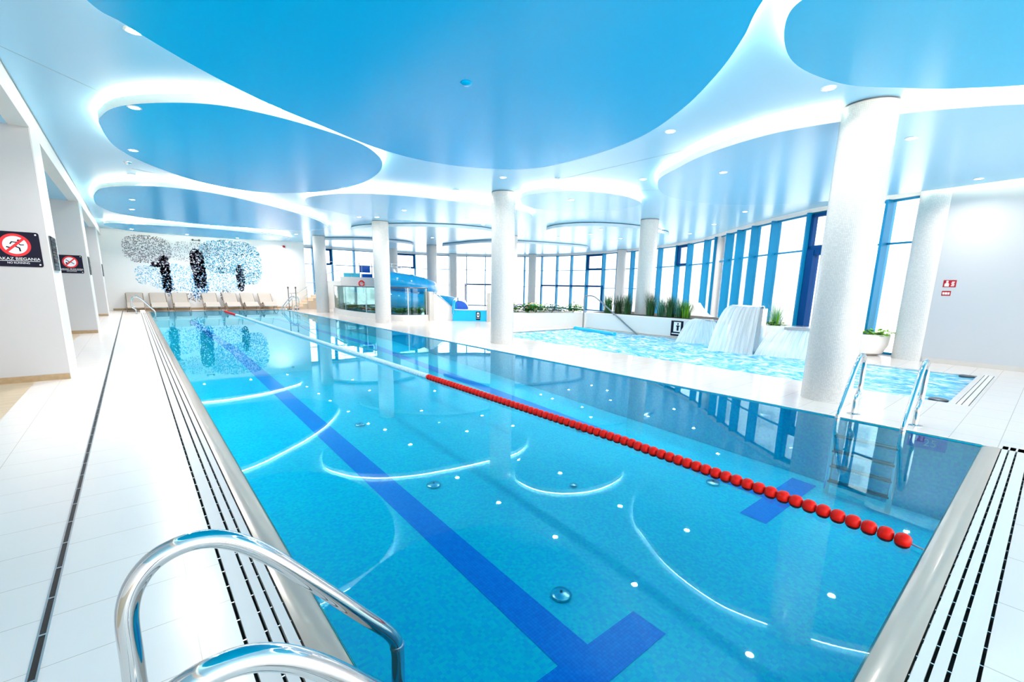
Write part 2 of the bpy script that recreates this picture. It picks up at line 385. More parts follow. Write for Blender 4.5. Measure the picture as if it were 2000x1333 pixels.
struct(wf.build('floor', 'wood'))
# foundation of the site outside
tag(MB().box(-30, -40, -2.2, 90, 95, -2.0).build('paved_ground', 'paving'), 'pale paved ground outside beyond the curved glass wall', 'ground', kind='structure')

# deck-level drain left
dr = thing('floor_drain', 'long thin black slot drain with steel edges along the left deck', 'drain', (-0.486, 12, -0.03))
MB().box(-0.497, -6, -.06, -0.475, 31.3, -.012).build('slot', 'black', dr)
e = MB(); e.box(-0.505, -6, -.1, -0.497, 31.3, .002); e.box(-0.475, -6, -.1, -0.467, 31.3, .002); e.build('steel_edge', 'steel', dr)
t = MB()
for k in range(110): y = 0.5 + .32 * k - .01; t.box(-0.497, y, -.03, -0.475, y + .012, -.004)
tt = t.build('bar', 'steel', dr); tt['kind'] = 'stuff'

def grate(name, label, axis, a0, sgn, s0, s1, lip_to=True):
    """overflow grating along a pool edge. a0: waterline coordinate, sgn: direction away from the water, s0..s1 along the edge"""
    def bx(mb, u0, u1, v0, v1, z0, z1):
        u0, u1 = sorted((a0 + sgn * u0, a0 + sgn * u1))
        if axis == 'x': mb.box(u0, v0, z0, u1, v1, z1)
        else: mb.box(v0, u0, z0, v1, u1, z1)
    mid = (s0 + s1) / 2
    loc = (a0 + sgn * .25, mid, -.03) if axis == 'x' else (mid, a0 + sgn * .25, -.03)
    root = thing(name, label, 'drain grate', loc)
    ch = MB(); bx(ch, .142, .352, s0, s1, -.12, -.09); ch.build('channel', 'black', root)
    for u0, u1 in ((.151, .192), (.206, .247), (.262, .334)):
        m = MB(); bx(m, u0, u1, s0, s1, -.03, 0.0); m.build('slat', 'grate', root)
    tb = MB(); v = s0 + .1
    while v < s1: bx(tb, .144, .350, v, v + .008, -.035, -.012); v += .16
    q = tb.build('cross_bar', 'steel', root); q['kind'] = 'stuff'
    return root
grate('overflow_grate', 'long white slotted overflow grating on the left side of the lap pool', 'x', PX0, -1, -0.04, 29.6)
grate('overflow_grate', 'white slotted overflow grating across the near end of the lap pool', 'y', PY0, -1, 0.217, 7.1)
# small pool end grate
sg = thing('overflow_grate', 'three black slots at the right end of the bubbling pool', 'drain grate', (11.3, .7, -.03))
MB().box(9.3, .62, -.1, 13.25, .79, -.06).build('channel', 'black', sg)
for a, b in ((.622, .632), (.647, .71), (.725, .77), (.783, .79)): MB().box(9.3, a, -.04, 13.25, b, 0).build('slat', 'grate', sg)

# rounded beige lip: profile swept along left and near edges
lip = MB()
prof = [(.141, -.08), (.141, 0.0), (.12, .006), (.08, .004), (.04, -.004), (.01, -.009), (-.004, -.02), (-.012, -.06), (-.012, -.2)]
n = len(prof)
v = []
for s in (0, 1, 2):
    for u, z in prof:
        if s == 0: v.append((PX0 - u, PY1, z))
        elif s == 1: v.append((PX0 - u, PY0 - u, z))
        else: v.append((PX1, PY0 - u, z))
f = []
for k in (0, 1):
    for i in range(n - 1): f.append((k * n + i, k * n + i + 1, (k + 1) * n + i + 1, (k + 1) * n + i))
lip.add(v, f); o = lip.build('pool_edge', 'lip', smooth=True, angle=60); tag(o, 'rounded wet beige overflow edge round the near corner of the lap pool', 'pool edge', kind='structure')
# right hand white edge strip
es = MB(); es.box(PX1, PY0, -.1, PX1 + .03, PY1, .006); es.box(PX0, PY1, -.1, PX1, PY1 + .04, .006)
tag(es.build('pool_edge', 'grate'), 'thin white edge strip along the column side of the lap pool', 'pool edge', kind='structure')

def pz(y): return -1.0 + .042 * y if y < 15 else -.37
# basin
bs = MB(); ys = [PY0 - .02, 3, 6, 9, 12, 15, 22, PY1]
for a, b in zip(ys[:-1], ys[1:]):
    bs.add([(PX0 - .02, a, pz(a)), (PX1, a, pz(a)), (PX1, b, pz(b)), (PX0 - .02, b, pz(b))], [(0, 1, 2, 3)])
for x in (PX0 - .004, PX1 - .004):
    bs.add([(x, PY0 - .02, -1.1), (x, PY1, -1.1), (x, PY1, -.004), (x, PY0 - .02, -.004)], [(0, 1, 2, 3)])
for y in (PY0 - .004, PY1 - .004):
    bs.add([(PX0 - .02, y, -1.1), (PX1, y, -1.1), (PX1, y, -.02), (PX0 - .02, y, -.02)], [(0, 1, 2, 3)])
basin = struct(bs.build('pool_basin', 'mosaic', recalc=False))
def floor_strip(name, x0, x1, y0, y1):
    m = MB(); ks = [y0] + [k for k in (3, 6, 9, 12, 15) if y0 < k < y1] + [y1]
    for a, b in zip(ks[:-1], ks[1:]):
        m.add([(x0, a, pz(a) + .004), (x1, a, pz(a) + .004), (x1, b, pz(b) + .004), (x0, b, pz(b) + .004)], [(0, 1, 2, 3)])
    return m
for x0, x1, c0, c1, y0 in ((1.95, 2.25, 1.40, 2.80, 1.50), (5.75, 6.05, 5.12, 6.72, 1.70)):
    m = floor_strip('l', x0, x1, y0 + .29, 27.5); m2 = floor_strip('l', c0, c1, y0, y0 + .29)
    m.add(m2.v, m2.f); o = m.build('lane_line', 'mosaic_line', basin, recalc=False)
# inlets
def inlet(x, y, r, label):
    z = pz(y); t = thing('floor_inlet', label, 'pool inlet', (x, y, z), 'round steel inlets on the pool floor')
    MB().lathe([(r, z + .004), (r, z + .022), (r * .9, z + .03), (r * .5, z + .036), (r * .2, z + .04)], 28, (x, y)).build('cover', 'steel', t, smooth=True)
    MB().cyl(x, y, z + .041, z + .046, r * .13, 12).build('screw', 'dark_steel', t)
inlet(2.46, 2.26, .085, 'round steel inlet right beside the near end of the dark lane line')
inlet(2.58, 4.55, .085, 'round steel inlet beside the middle of the near dark lane line')
inlet(5.6, 2.55, .085, 'round steel inlet just left of the red rope near its wide end')
inlet(4.0, 3.55, .05, 'small faint round inlet in the middle of the pool floor')
inlet(2.66, 7.1, .08, 'round steel inlet on the lane line side, third from the near end')
inlet(5.65, 4.9, .085, 'round steel inlet half hidden behind the red lane rope')
# water surface
wt = MB().add([(PX0 - .02, PY0 - .02, -.012), (PX1, PY0 - .02, -.012), (PX1, PY1, -.012), (PX0 - .02, PY1, -.012)], [(0, 1, 2, 3)])
tag(wt.build('pool_water', 'water', recalc=False), 'still clear blue water of the long lap pool', 'water', kind='stuff')

# leisure pool
b2 = MB()
ring = [(SX0, SY0), *sp_far, (SX0, SY1)]
b2.ribbon(ring, -.9, -.02, True); b2.add([(x, y, -.9) for x, y in ring], [tuple(range(len(ring)))])
struct(b2.build('pool_basin', 'mosaic', recalc=False))
w2 = MB(); nx, ny = 44, 110
def far_x(y):
    for (x0, y0), (x1, y1) in zip(sp_far[:-1], sp_far[1:]):
        if y0 <= y <= y1: return x0 + (x1 - x0) * (y - y0) / (y1 - y0)
    return 14.1
vv = []
for j in range(ny + 1):
    y = SY0 + (SY1 - SY0) * j / ny; xf = far_x(y)
    for i in range(nx + 1):
        x = SX0 + (xf - SX0) * i / nx
        a = min(i, nx - i, j, ny - j) / 4; a = min(1, a)
        z = -.03 + a * (.012 * math.sin(x * 9 + 3 * math.sin(y * 2.2)) + .012 * math.sin(y * 7 + 2 * math.cos(x * 3)) + random.uniform(-.010, .010))
        vv.append((x, y, z))
w2.add(vv, [(j * (nx + 1) + i, j * (nx + 1) + i + 1, (j + 1) * (nx + 1) + i + 1, (j + 1) * (nx + 1) + i) for j in range(ny) for i in range(nx)])
tag(w2.build('bubbling_water', 'rough_water', smooth=True, angle=180), 'churning foamy turquoise water of the leisure pool behind the columns', 'water', kind='stuff')
for x, y, lb in ((12.85, 1.0, 'far'), (9.55, 1.0, 'near')):
    tag(MB().lathe([(.12, -.05), (.12, -.004), (.09, .006), (.03, .01)], 20, (x, y)).build('skimmer_lid', 'dark_steel', smooth=True), 'small dark round fitting in the %s right corner of the bubbling pool' % lb, 'pool fitting')

# ------------------------------------------------------------------ walls
struct(MB().box(-1.4, 31.5, 0, 8.75, 31.8, ZC + .3).build('wall_far', 'mural_wall'))
struct(MB().box(-5.2, -6, 0, -5.0, 31.8, ZC + .3).build('wall_left', 'wall'))
struct(MB().box(-5.0, 31.5, 0, -1.4, 31.8, ZC + .3).build('wall_far', 'wall'))
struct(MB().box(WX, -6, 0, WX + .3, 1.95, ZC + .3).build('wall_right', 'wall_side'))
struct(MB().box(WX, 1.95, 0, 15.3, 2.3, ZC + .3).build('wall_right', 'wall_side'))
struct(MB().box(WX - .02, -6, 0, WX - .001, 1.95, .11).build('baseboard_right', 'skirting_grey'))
struct(MB().box(-.86, 31.47, 0, 8.7, 31.499, .10).build('baseboard_far', 'skirting'))
# short return wall at the stairs
struct(MB().box(8.6, 31.8, 0, 8.75, 34.0, ZC + .3).build('wall_far', 'wall_white'))

# ------------------------------------------------------------------ ceiling
fo = [(a, b) for a, b in FAC]
cp = [(-.90, -6), (WX + .3, -6), (WX + .3, 2.1)] + [(x + .25, y - .0) for x, y in FAC] + [(8.6, 34.2), (8.6, 31.9), (-.90, 31.9)]
cl = struct(MB().prism(cp, ZC, ZC + .2).build('ceiling', 'ceil'))
struct(MB().box(-5.2, -6, 3.77, -1.12, 31.5, ZC + .2).build('ceiling', 'ceil'))
struct(MB().box(-1.12, -6, 3.77, -.905, 31.5, ZC + .2).build('trim_1', 'wall_white'))
sm = MB(); sm.box(-.9, -6, ZC - .012, -.888, 31.4, ZC + .01)
for a, b in (((8.09, -6), (8.09, 31.4)), ((8.09, 10.2), (15, 2.1)), ((.3, 14.2), (8.09, 18.3)), ((8.09, 18.3), (15, 26.4)), ((-.9, 7.9), (.6, 9.6))):
    d = Vector((b[0] - a[0], b[1] - a[1])).normalized(); c = ((a[0] + b[0]) / 2, (a[1] + b[1]) / 2)
    sm.obox(c, d, (-d[1], d[0]), (Vector(b) - Vector(a)).length / 2, .006, ZC - .002, ZC + .01)
sm.build('seam', 'seam', cl)

def panel(label, pts, mat='disc', lit=True, zb=3.95, th=.115, edge='disc_edge', k=8, s=.96):
    pts = [(x * s, y * s) for x, y in pts]
    P2 = [p[:2] for p in catmull([(x, y, 0) for x, y in pts], k, True)]
    cx = sum(p[0] for p in P2) / len(P2); cy_ = sum(p[1] for p in P2) / len(P2)
    root = thing('ceiling_panel', label, 'ceiling panel', (cx, cy_, zb))
    n = len(P2)
    MB().add([(x, y, zb) for x, y in P2], [tuple(range(n))]).build('film', mat, root, recalc=False)
    m = MB().ribbon(P2, zb - .001, zb + th, True); m.add([(x, y, zb + th) for x, y in P2], [tuple(range(n))]); m.build('edge_band', edge, root, smooth=True, recalc=False)
    hx = MB()
    for i in range(0, n, max(1, n // 10)):
        x, y = cx + (P2[i][0] - cx) * .8, cy_ + (P2[i][1] - cy_) * .8
        hx.cyl(x, y, zb + th, ZC, .01, 6)
    hx.build('hanger', 'steel', root)
    if lit:
        ins = []
        for i in range(n):
            a, b = Vector(P2[i - 1]), Vector(P2[(i + 1) % n]); t = (b - a).normalized(); nn = Vector((t.y, -t.x))
            if nn.dot(Vector(P2[i]) - Vector((cx, cy_))) < 0: nn = -nn
            ins.append((P2[i][0] - nn.x * .02, P2[i][1] - nn.y * .02))
        MB().ribbon(ins, zb + th + .004, zb + th + .030, True).build('light_strip', 'cove', root, recalc=False)
    return root
panel('huge sky blue cloud panel filling the top middle of the ceiling',
      [(-.03, 6.0), (.21, 6.26), (.59, 6.64), (1.06, 7.04), (1.72, 7.49), (2.52, 7.89), (3.84, 8.49), (5.03, 8.6), (6.16, 8.18), (6.8, 7.44), (6.92, 6.15), (6.69, 4.86), (6.13, 3.8), (5.46, 2.96), (4.91, 2.43), (4.43, 2.05),
       (3.6, 1.2), (2.6, .2), (1.2, -.4), (-.1, 0.2), (-.6, 1.6), (-.7, 3.2), (-.5, 4.8)])
panel('large bright blue oval ceiling panel with lit rim on the left, nearest of the left ovals',
      [(-.11, 10.43), (-.06, 9.77), (.16, 9.09), (.68, 8.44), (1.25, 8.05), (1.9, 7.98), (2.58, 8.09), (3.35, 8.36), (3.87, 8.81), (4.27, 9.43), (4.56, 10.37), (4.65, 11.71), (4.35, 13.1), (3.6, 14.3), (2.6, 14.7), (1.6, 14.3), (.66, 13.19), (.08, 11.94)])
panel('long blue oval ceiling panel with lit rim on the left, middle of the left ovals',
      [(-.62, 19.91), (-.45, 17.83), (-.15, 16.89), (.53, 16.03), (1.28, 15.73), (2.25, 15.93), (3.46, 16.76), (5.11, 18.33), (6.5, 20.3), (7.1, 22.0), (6.2, 23.9), (4.2, 24.6), (1.8, 24.6), (.1, 23.6), (-.5, 22.0)])
panel('narrow blue ceiling panel with lit rim nearest to the mosaic wall',
      [(-.6, 27.75), (.2, 27.1), (1.07, 26.9), (2.96, 26.41), (5.21, 26.95), (7.16, 28.45), (7.2, 30.0), (5.5, 31.3), (2.5, 31.6), (.3, 31.0), (-.5, 29.6)])
panel('pale blue ceiling panel with warm lit rim behind the middle column row',
      [(4.25, 14.77), (4.52, 13.64), (5.1, 12.87), (6.05, 12.31), (7.18, 12.01), (8.52, 11.83), (10.13, 11.77), (11.32, 12.59), (11.7, 14.0), (10.8, 15.6), (8.9, 16.6), (6.6, 16.9), (4.9, 16.2)], 'disc_pale')
panel('round white-lit ceiling panel with warm rim just right of the central column',
      [(8.73, 10.22), (8.60, 9.27), (9.0, 8.52), (9.77, 8.09), (10.73, 7.99), (11.71, 8.3), (12.1, 9.1), (11.9, 10.1), (11.0, 10.9), (9.8, 11.1)], 'disc_pale')
panel('large ceiling panel with warm lit rim behind the nearest column, reaching to the right wall',
      [(9.61, 6.4), (8.8, 5.35), (8.42, 4.72), (8.18, 4.06), (8.06, 3.43), (8.08, 3.0), (8.2, 2.51), (8.45, 1.85), (8.75, 1.3), (9.3, .6), (10.5, -.4), (12.4, -.8), (14.2, -.2), (14.8, 1.4), (15.0, 3.4), (14.6, 5.4), (13.4, 6.8), (11.4, 7.2)], 'disc_pale')
panel('sky blue round ceiling panel at the top right corner above the nearest column',
      [(4.62, 1.5), (4.68, 1.85), (4.93, 2.05), (5.41, 2.22), (5.88, 2.28), (6.39, 2.21), (6.95, 2.02), (7.4, 1.68), (7.95, 1.2), (8.5, .4), (8.4, -.8), (7.2, -1.8), (5.8, -1.6), (4.8, -.4), (4.55, .6)], 'disc_mid')
for lb, pp in (('unlit ceiling panel with grey rim right of the central column', [(14.47, 15.14), (14.1, 13.85), (14.54, 12.75), (15.61, 12.03), (17.2, 11.8), (19.32, 12.1), (20.4, 13.2), (20.2, 14.9), (18.6, 16.2), (16.2, 16.4)]),
               ('unlit far ceiling panel with grey rim crossing behind the central column', [(15.86, 26.33), (15.7, 24.09), (16.04, 21.76), (17.38, 20.59), (19.58, 19.89), (22.21, 19.6), (23.5, 21.2), (23.2, 24.2), (21.0, 26.8), (18.0, 27.8)]),
               ('unlit ceiling panel with grey rim behind the second column', [(8.21, 21.66), (8.5, 20.11), (9.54, 18.54), (10.95, 17.48), (12.67, 17.19), (14.2, 18.0), (14.6, 20.0), (13.4, 22.2), (11.0, 23.3), (9.0, 23.0)]),
               ('unlit ceiling panel with grey rim above the slide landing', [(8.9, 29.0), (9.13, 27.83), (10.33, 26.5), (11.9, 26.0), (13.6, 26.4), (14.6, 28.2), (14.0, 30.6), (11.5, 31.6), (9.4, 30.9)])):
    panel(lb, pp, 'disc_pale', False, zb=3.98, th=.115, edge='edge_grey')

# ------------------------------------------------------------------ curved window wall
fac_n = len(FAC); wins = {2: 1, 10: 1, 16: 1, 27: 1, 31: 1}
solid = {7, 14}                                   # bays that carry a round column in front
for i in range(fac_n - 1):
    a, b = Vector(FAC[i]), Vector(FAC[i + 1]); t = (b - a).normalized(); nn = Vector((-t.y, t.x))      # nn points into the hall
    c = (a + b) / 2; L_ = (b - a).length
    w = sroot('window_%d' % (i + 1), (c.x, c.y, 0))
    m = MB(); m.obox(a + nn * .06, t, nn, .035, .165, 0, 4.0); m.build('mullion', 'frame', w)
    m = MB(); m.obox(c, t, nn, L_ / 2, .03, 2.87, 2.92); m.obox(c, t, nn, L_ / 2, .03, 0, .06); m.obox(c, t, nn, L_ / 2, .04, 3.95, 4.01)
    m.build('transom', 'frame', w)
    if i >= 12:
        MB().obox(c, t, nn, L_ / 2, .025, 1.60, 1.64).build('transom', 'frame', w)
    MB().obox(c, t, nn, L_ / 2, .006, .05, 3.97).build('pane', 'pane', w)
    MB().obox(c + nn * .05, t, nn, L_ / 2 + .02, .08, 4.0, ZC).build('header', 'wall_white', w)
    if i in wins:
        m = MB(); e1, e2 = .09, .16
        for z0, z1 in ((2.92, 2.92 + e1), (3.95 - e1, 3.95)): m.obox(c + nn * .06, t, nn, L_ / 2 - .04, .07, z0, z1)
        for s in (-1, 1): m.obox(c + t * s * (L_ / 2 - .08) + nn * .06, t, nn, .05, .07, 2.92, 3.95)
        m.build('casement_frame', 'frame_dark', w)
        if i == 2:
            m = MB(); m.obox(b - t * .16 + nn * .03, t, nn, .12, .12, .05, 2.87); m.obox(c + nn * .04, t, nn, L_ / 2, .08, 2.72, 2.95)
            m.build('door_jamb', 'frame_dark', w)
# glazed doors: dark head beams
dm = MB()
for i0, i1 in ((16, 20), (22, 24)):
    for i in range(i0, i1):
        a, b = Vector(FAC[i]), Vector(FAC[i + 1]); t = (b - a).normalized(); nn = Vector((-t.y, t.x)); c = (a + b) / 2
        dm.obox(c + nn * .12, t, nn, (b - a).length / 2, .08, 1.68, 1.80)
    for i in (i0, i1):
        dm.cyl(FAC[i][0] - .15, FAC[i][1] - .05, 0, 1.8, .05, 8)
o = struct(dm.build('door_1', 'frame_dark'))
# small window beside the mosaic wall
w = sroot('window_40', (8.68, 33, 0))
m = MB(); m.box(8.78, 31.9, 2.2, 8.84, 33.5, 2.3); m.box(8.78, 31.9, 3.6, 8.84, 33.5, 3.7); m.build('transom', 'frame', w)

# outdoors: pale apartment houses, faint through the glass
def house(x, y, w, d, h, rz, label, rows, cols):
    t = thing('apartment_building', label, 'building', (x, y, -2)); t.rotation_euler.z = rz
    MB().box(-w / 2, -d / 2, 0, w / 2, d / 2, h).build('walls', 'facade', t, local=True)
    for r in range(rows):
        for c in range(cols):
            xx = -w / 2 + (c + .5) * w / cols; z = 1.2 + r * 3
            f = MB().box(xx - .75, -d / 2 - .04, z, xx + .75, -d / 2 + .02, z + 1.6).build('window_frame', 'paving', t, local=True)
            f2 = MB().box(xx - .66, -d / 2 - .07, z + .09, xx + .66, -d / 2 - .03, z + 1.51).build('pane', 'facade_glass', f, local=True)
house(46, 9, 22, 10, 17, math.radians(-82), 'pale apartment house outside the window beside the right wall', 5, 7)
house(60, 42, 34, 10, 12, math.radians(-55), 'long pale apartment house outside beyond the grasses', 3, 10)
house(24, 78, 46, 10, 9, math.radians(-5), 'low pale apartment house outside behind the slide', 2, 13)

# ------------------------------------------------------------------ columns
def column(x, y, label, r=.325, h=ZC, collar=True):
    t = thing('round_column', label, 'column', (x, y, 0))
    MB().cyl(x, y, 0, h - .015, r, 64).build('shaft', 'column', t, smooth=True)
    MB().cyl(x, y, h - .018, h, r + .006, 64).build('top_ring', 'dark_steel', t, smooth=True)
    return t
column(8.05, 2.1, 'thick white mosaic column nearest the camera beside the pool ladder')
column(8.1, 10.2, 'round white column in the middle of the picture, second along the pool')
column(8.1, 18.3, 'round white column in front of the glass balustrade, third along the pool')
column(8.13, 26.4, 'round white column beside the timber stairs, fourth along the pool')
column(15.0, 10.2, 'round white column rising out of the grass planter')
column(15.05, 18.3, 'round white column hidden behind the central column')
column(15.1, 26.4, 'slim far column standing behind the white ramp wall')
column(20.95, 10.2, 'white column against the window wall behind the big waterfall', .33)
column(25.1, 19.0, 'far white column against the window wall left of the planter column', .3)
column(24.4, 27.0, 'far white column against the windows above the foam hoops', .3)
column(20.2, 31.9, 'far white column against the windows behind the slide run-out', .3)
column(14.2, 30.2, 'far white column behind the slide landing', .33)
column(14.98, 2.15, 'white half-round column joined to the right wall', .46)

# left pillars
for k, y in enumerate((-6.4, 1.8, 10.1, 18.4, 26.8)):
    if k == 0: continue
    x0 = -1.70 if y == 10.1 else -1.9
    lb = {1: 'pale grey rectangular pillar just outside the left of the picture', 2: 'big pale grey pillar at the left edge carrying the larger no running sign', 3: 'pale grey pillar behind the first, carrying the smaller sign', 4: 'pale grey pillar third from the front on the left deck'}[k]
    p = thing('rectangular_pillar', lb, 'pillar', (-1.3, y + .5, 0))
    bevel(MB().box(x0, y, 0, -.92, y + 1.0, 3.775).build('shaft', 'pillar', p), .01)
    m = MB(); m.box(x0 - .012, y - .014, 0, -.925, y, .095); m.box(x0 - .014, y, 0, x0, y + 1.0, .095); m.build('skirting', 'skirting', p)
# pillar faces toward the pool, their lit side painted as a white skin
for y in (10.1, 18.4, 26.8):
    m = MB().box(-.921, y, 0, -.905, y + 1.0, 3.775); o = m.build('lit_side_skin', 'wall_white'); tag(o, {10.1: 'pool side of the nearest pillar, painted white as if lit', 18.4: 'pool side of the second pillar, painted white as if lit', 26.8: 'pool side of the third pillar, painted white as if lit'}[y], 'pillar side', kind='structure')

# ------------------------------------------------------------------ signs
def text(body, size, loc, mat, parent, rot=(math.pi / 2, 0, 0), align='CENTER', sx=1.0):
    c = bpy.data.curves.new('lettering', 'FONT'); c.body = body; c.size = size; c.extrude = .001; c.align_x = align; c.align_y = 'CENTER'
    c.materials.append(M[mat]); o = bpy.data.objects.new('lettering', c); COL.objects.link(o); o.parent = parent
    o.location = Vector(loc) - parent_loc(parent); o.rotation_euler = rot; o.scale = (sx, 1, 1)
    dg = bpy.context.evaluated_depsgraph_get(); me = bpy.data.meshes.new_from_object(o.evaluated_get(dg))
    q = bpy.data.objects.new('lettering', me); COL.objects.link(q); q.parent = parent; q.location = o.location; q.rotation_euler = rot; q.scale = o.scale
    if not me.materials: me.materials.append(M[mat])
    bpy.data.objects.remove(o); return q
def disc_xz(mb, x, y0, y1, z, r, n=40):
    v = [(x + r * math.cos(2 * math.pi * i / n), y0, z + r * math.sin(2 * math.pi * i / n)) for i in range(n)] + [(x + r * math.cos(2 * math.pi * i / n), y1, z + r * math.sin(2 * math.pi * i / n)) for i in range(n)]
    return mb.add(v, [tuple(range(n)), tuple(range(n, 2 * n))[::-1]] + [(i, (i + 1) % n, n + (i + 1) % n, n + i) for i in range(n)])
def stroke(mb, pts, w, y0, y1):
    for (xa, za), (xb, zb) in zip(pts[:-1], pts[1:]):
        d = Vector((xb - xa, zb - za)); l = d.length; d /= l; nx_, nz_ = -d.y * w / 2, d.x * w / 2; ex, ez = d.x * w * .25, d.y * w * .25
        q = [(xa - ex + nx_, za - ez + nz_), (xa - ex - nx_, za - ez - nz_), (xb + ex - nx_, zb + ez - nz_), (xb + ex + nx_, zb + ez + nz_)]
        mb.add([(a, y0, b) for a, b in q] + [(a, y1, b) for a, b in q], [(0, 1, 2, 3), (7, 6, 5, 4), (0, 4, 5, 1), (1, 5, 6, 2), (2, 6, 7, 3), (3, 7, 4, 0)])
def pool_sign(xr, y, z0, label, l1, l2, kind):
    W_, H_ = .52, .51; x0 = xr - W_; yf = y - .008
    t = thing('warning_sign', label, 'sign', (x0 + W_ / 2, y, z0 + H_ / 2))
    pts = []
    for cx, cz, a0 in ((xr - .03, z0 + .03, -90), (xr - .03, z0 + H_ - .03, 0), (x0 + .03, z0 + H_ - .03, 90), (x0 + .03, z0 + .03, 180)):
        for q in range(5): a = math.radians(a0 + q * 22.5); pts.append((cx + .03 * math.cos(a), cz + .03 * math.sin(a)))
    n = len(pts)
    MB().add([(a, yf, b) for a, b in pts] + [(a, y, b) for a, b in pts], [tuple(range(n)), tuple(range(n, 2 * n))[::-1]] + [(i, (i + 1) % n, n + (i + 1) % n, n + i) for i in range(n)]).build('board', 'sign_black', t)
    cx, cz = x0 + W_ / 2 - .005, z0 + .315; R_ = .165
    disc_xz(MB(), cx, yf - .001, yf, cz, R_).build('prohibition_ring', 'sign_red', t)
    disc_xz(MB(), cx, yf - .002, yf - .001, cz, R_ * .78).build('white_disc', 'sign_white', t)
    fg = MB(); a, b = yf - .003, yf - .002
    if kind == 'run':
        disc_xz(fg, cx + .045, a, b, cz + .065, .018, 16)
        stroke(fg, [(cx + .03, cz + .04), (cx - .005, cz - .015)], .030, a, b)
        stroke(fg, [(cx + .03, cz + .038), (cx - .03, cz + .045), (cx - .05, cz + .015)], .014, a, b)
        stroke(fg, [(cx + .03, cz + .035), (cx + .055, cz + .005), (cx + .09, cz + .008)], .014, a, b)
        stroke(fg, [(cx - .005, cz - .015), (cx + .04, cz - .04), (cx + .045, cz - .085)], .018, a, b)
        stroke(fg, [(cx - .005, cz - .015), (cx - .04, cz - .045), (cx - .09, cz - .03)], .018, a, b)
    else:
        disc_xz(fg, cx - .075, a, b, cz - .03, .022, 16)
        stroke(fg, [(cx - .08, cz + .06), (cx - .02, cz + .01), (cx + .03, cz - .01), (cx + .08, cz - .05)], .018, a, b)
        stroke(fg, [(cx - .02, cz + .01), (cx - .06, cz - .06)], .014, a, b)
    fg.build('figure', 'sign_black', t)
    sl = MB(); d = R_ * .62; stroke(sl, [(cx - d, cz - d), (cx + d, cz + d)], .032, yf - .004, yf - .003); sl.build('slash', 'sign_red', t)
    text(l1, .055, (x0 + W_ / 2, yf - .002, z0 + .115), 'sign_white', t, sx=1.08)
    MB().box(x0 + .03, yf - .002, z0 + .082, xr - .03, yf, z0 + .088).build('underline', 'sign_white', t)
    text(l2, .036, (x0 + W_ / 2, yf - .002, z0 + .055), 'sign_white', t)
    for sx_, sz in ((x0 + .035, z0 + .035), (xr - .035, z0 + .035), (x0 + .035, z0 + H_ - .035), (xr - .035, z0 + H_ - .035)):
        disc_xz(MB(), sx_, yf - .006, yf, sz, .011, 14).build('screw_cap', 'steel', t)
pool_sign(-1.005, 10.1, 1.76, 'larger black no running sign on the nearest left pillar', 'ZAKAZ BIEGANIA', 'NO RUNNING', 'run')
pool_sign(-1.02, 18.4, 1.75, 'smaller black prohibition sign on the second left pillar', 'ZAKAZ SKAKANIA', 'NO JUMPING', 'jump')
# glass panels seen edge-on on the pillars
for y, lb in ((10.5, 'clear rules board fixed edge-on to the nearest pillar'), (18.8, 'clear rules board fixed edge-on to the second pillar'), (27.2, 'clear rules board fixed edge-on to the third pillar')):
    t = thing('rules_board', lb, 'notice board', (-.9, y, 2.0))
    MB().box(-.889, y - .38, 1.72, -.882, y + .3, 2.24).build('acrylic_sheet', 'pane', t)
    MB().box(-.905, y - .38, 1.72, -.889, y + .3, 2.24).build('backing', 'dark_steel', t)
    m = MB()
    for k in range(9): m.box(-.8815, y - .34, 1.78 + k * .048, -.8805, y + .12 + .12 * math.sin(k * 2.3), 1.79 + k * .048)
    m.build('printed_lines', 'sign_black', t)
# red fire signs on the right wall
def wall_plate(x, y0, y1, z0, z1, label, deco):
    t = thing('fire_sign', label, 'sign', (x, (y0 + y1) / 2, (z0 + z1) / 2))
    MB().box(x - .006, y0, z0, x, y1, z1).build('board', 'fire_red', t)
    m = MB()
    for (a, b, c, d) in deco: m.box(x - .009, y0 + (1 - c) * (y1 - y0), z0 + b * (z1 - z0), x - .006, y0 + (1 - a) * (y1 - y0), z0 + d * (z1 - z0))
    m.build('symbol', 'sign_white', t)
wall_plate(WX, 1.62, 1.84, 1.775, 1.935, 'dark red alarm bell sign on the right wall, upper of two', [(.12, .1, .46, .5), (.2, .5, .4, .62), (.22, .68, .38, .9), (.62, .15, .86, .25), (.66, .32, .88, .42), (.62, .5, .84, .6), (.66, .66, .88, .78)])
wall_plate(WX, 1.68, 1.835, 1.58, 1.69, 'small dark red push button sign on the right wall, lower of two', [(.1, .25, .3, .7), (.36, .25, .62, .7), (.68, .25, .88, .7)])
# depth mark under the waterline
t = thing('depth_marker', 'dark blue depth tile with pale figures below the pool edge by the ladder', 'marker', (PX1, .75, -.1))
MB().box(PX1 - .012, .58, -.17, PX1, .92, -.03).build('tile_field', 'mosaic_line', t)
text('25', .12, (PX1 - .014, .72, -.10), 'white_float', t, rot=(math.pi / 2, 0, -math.pi / 2))

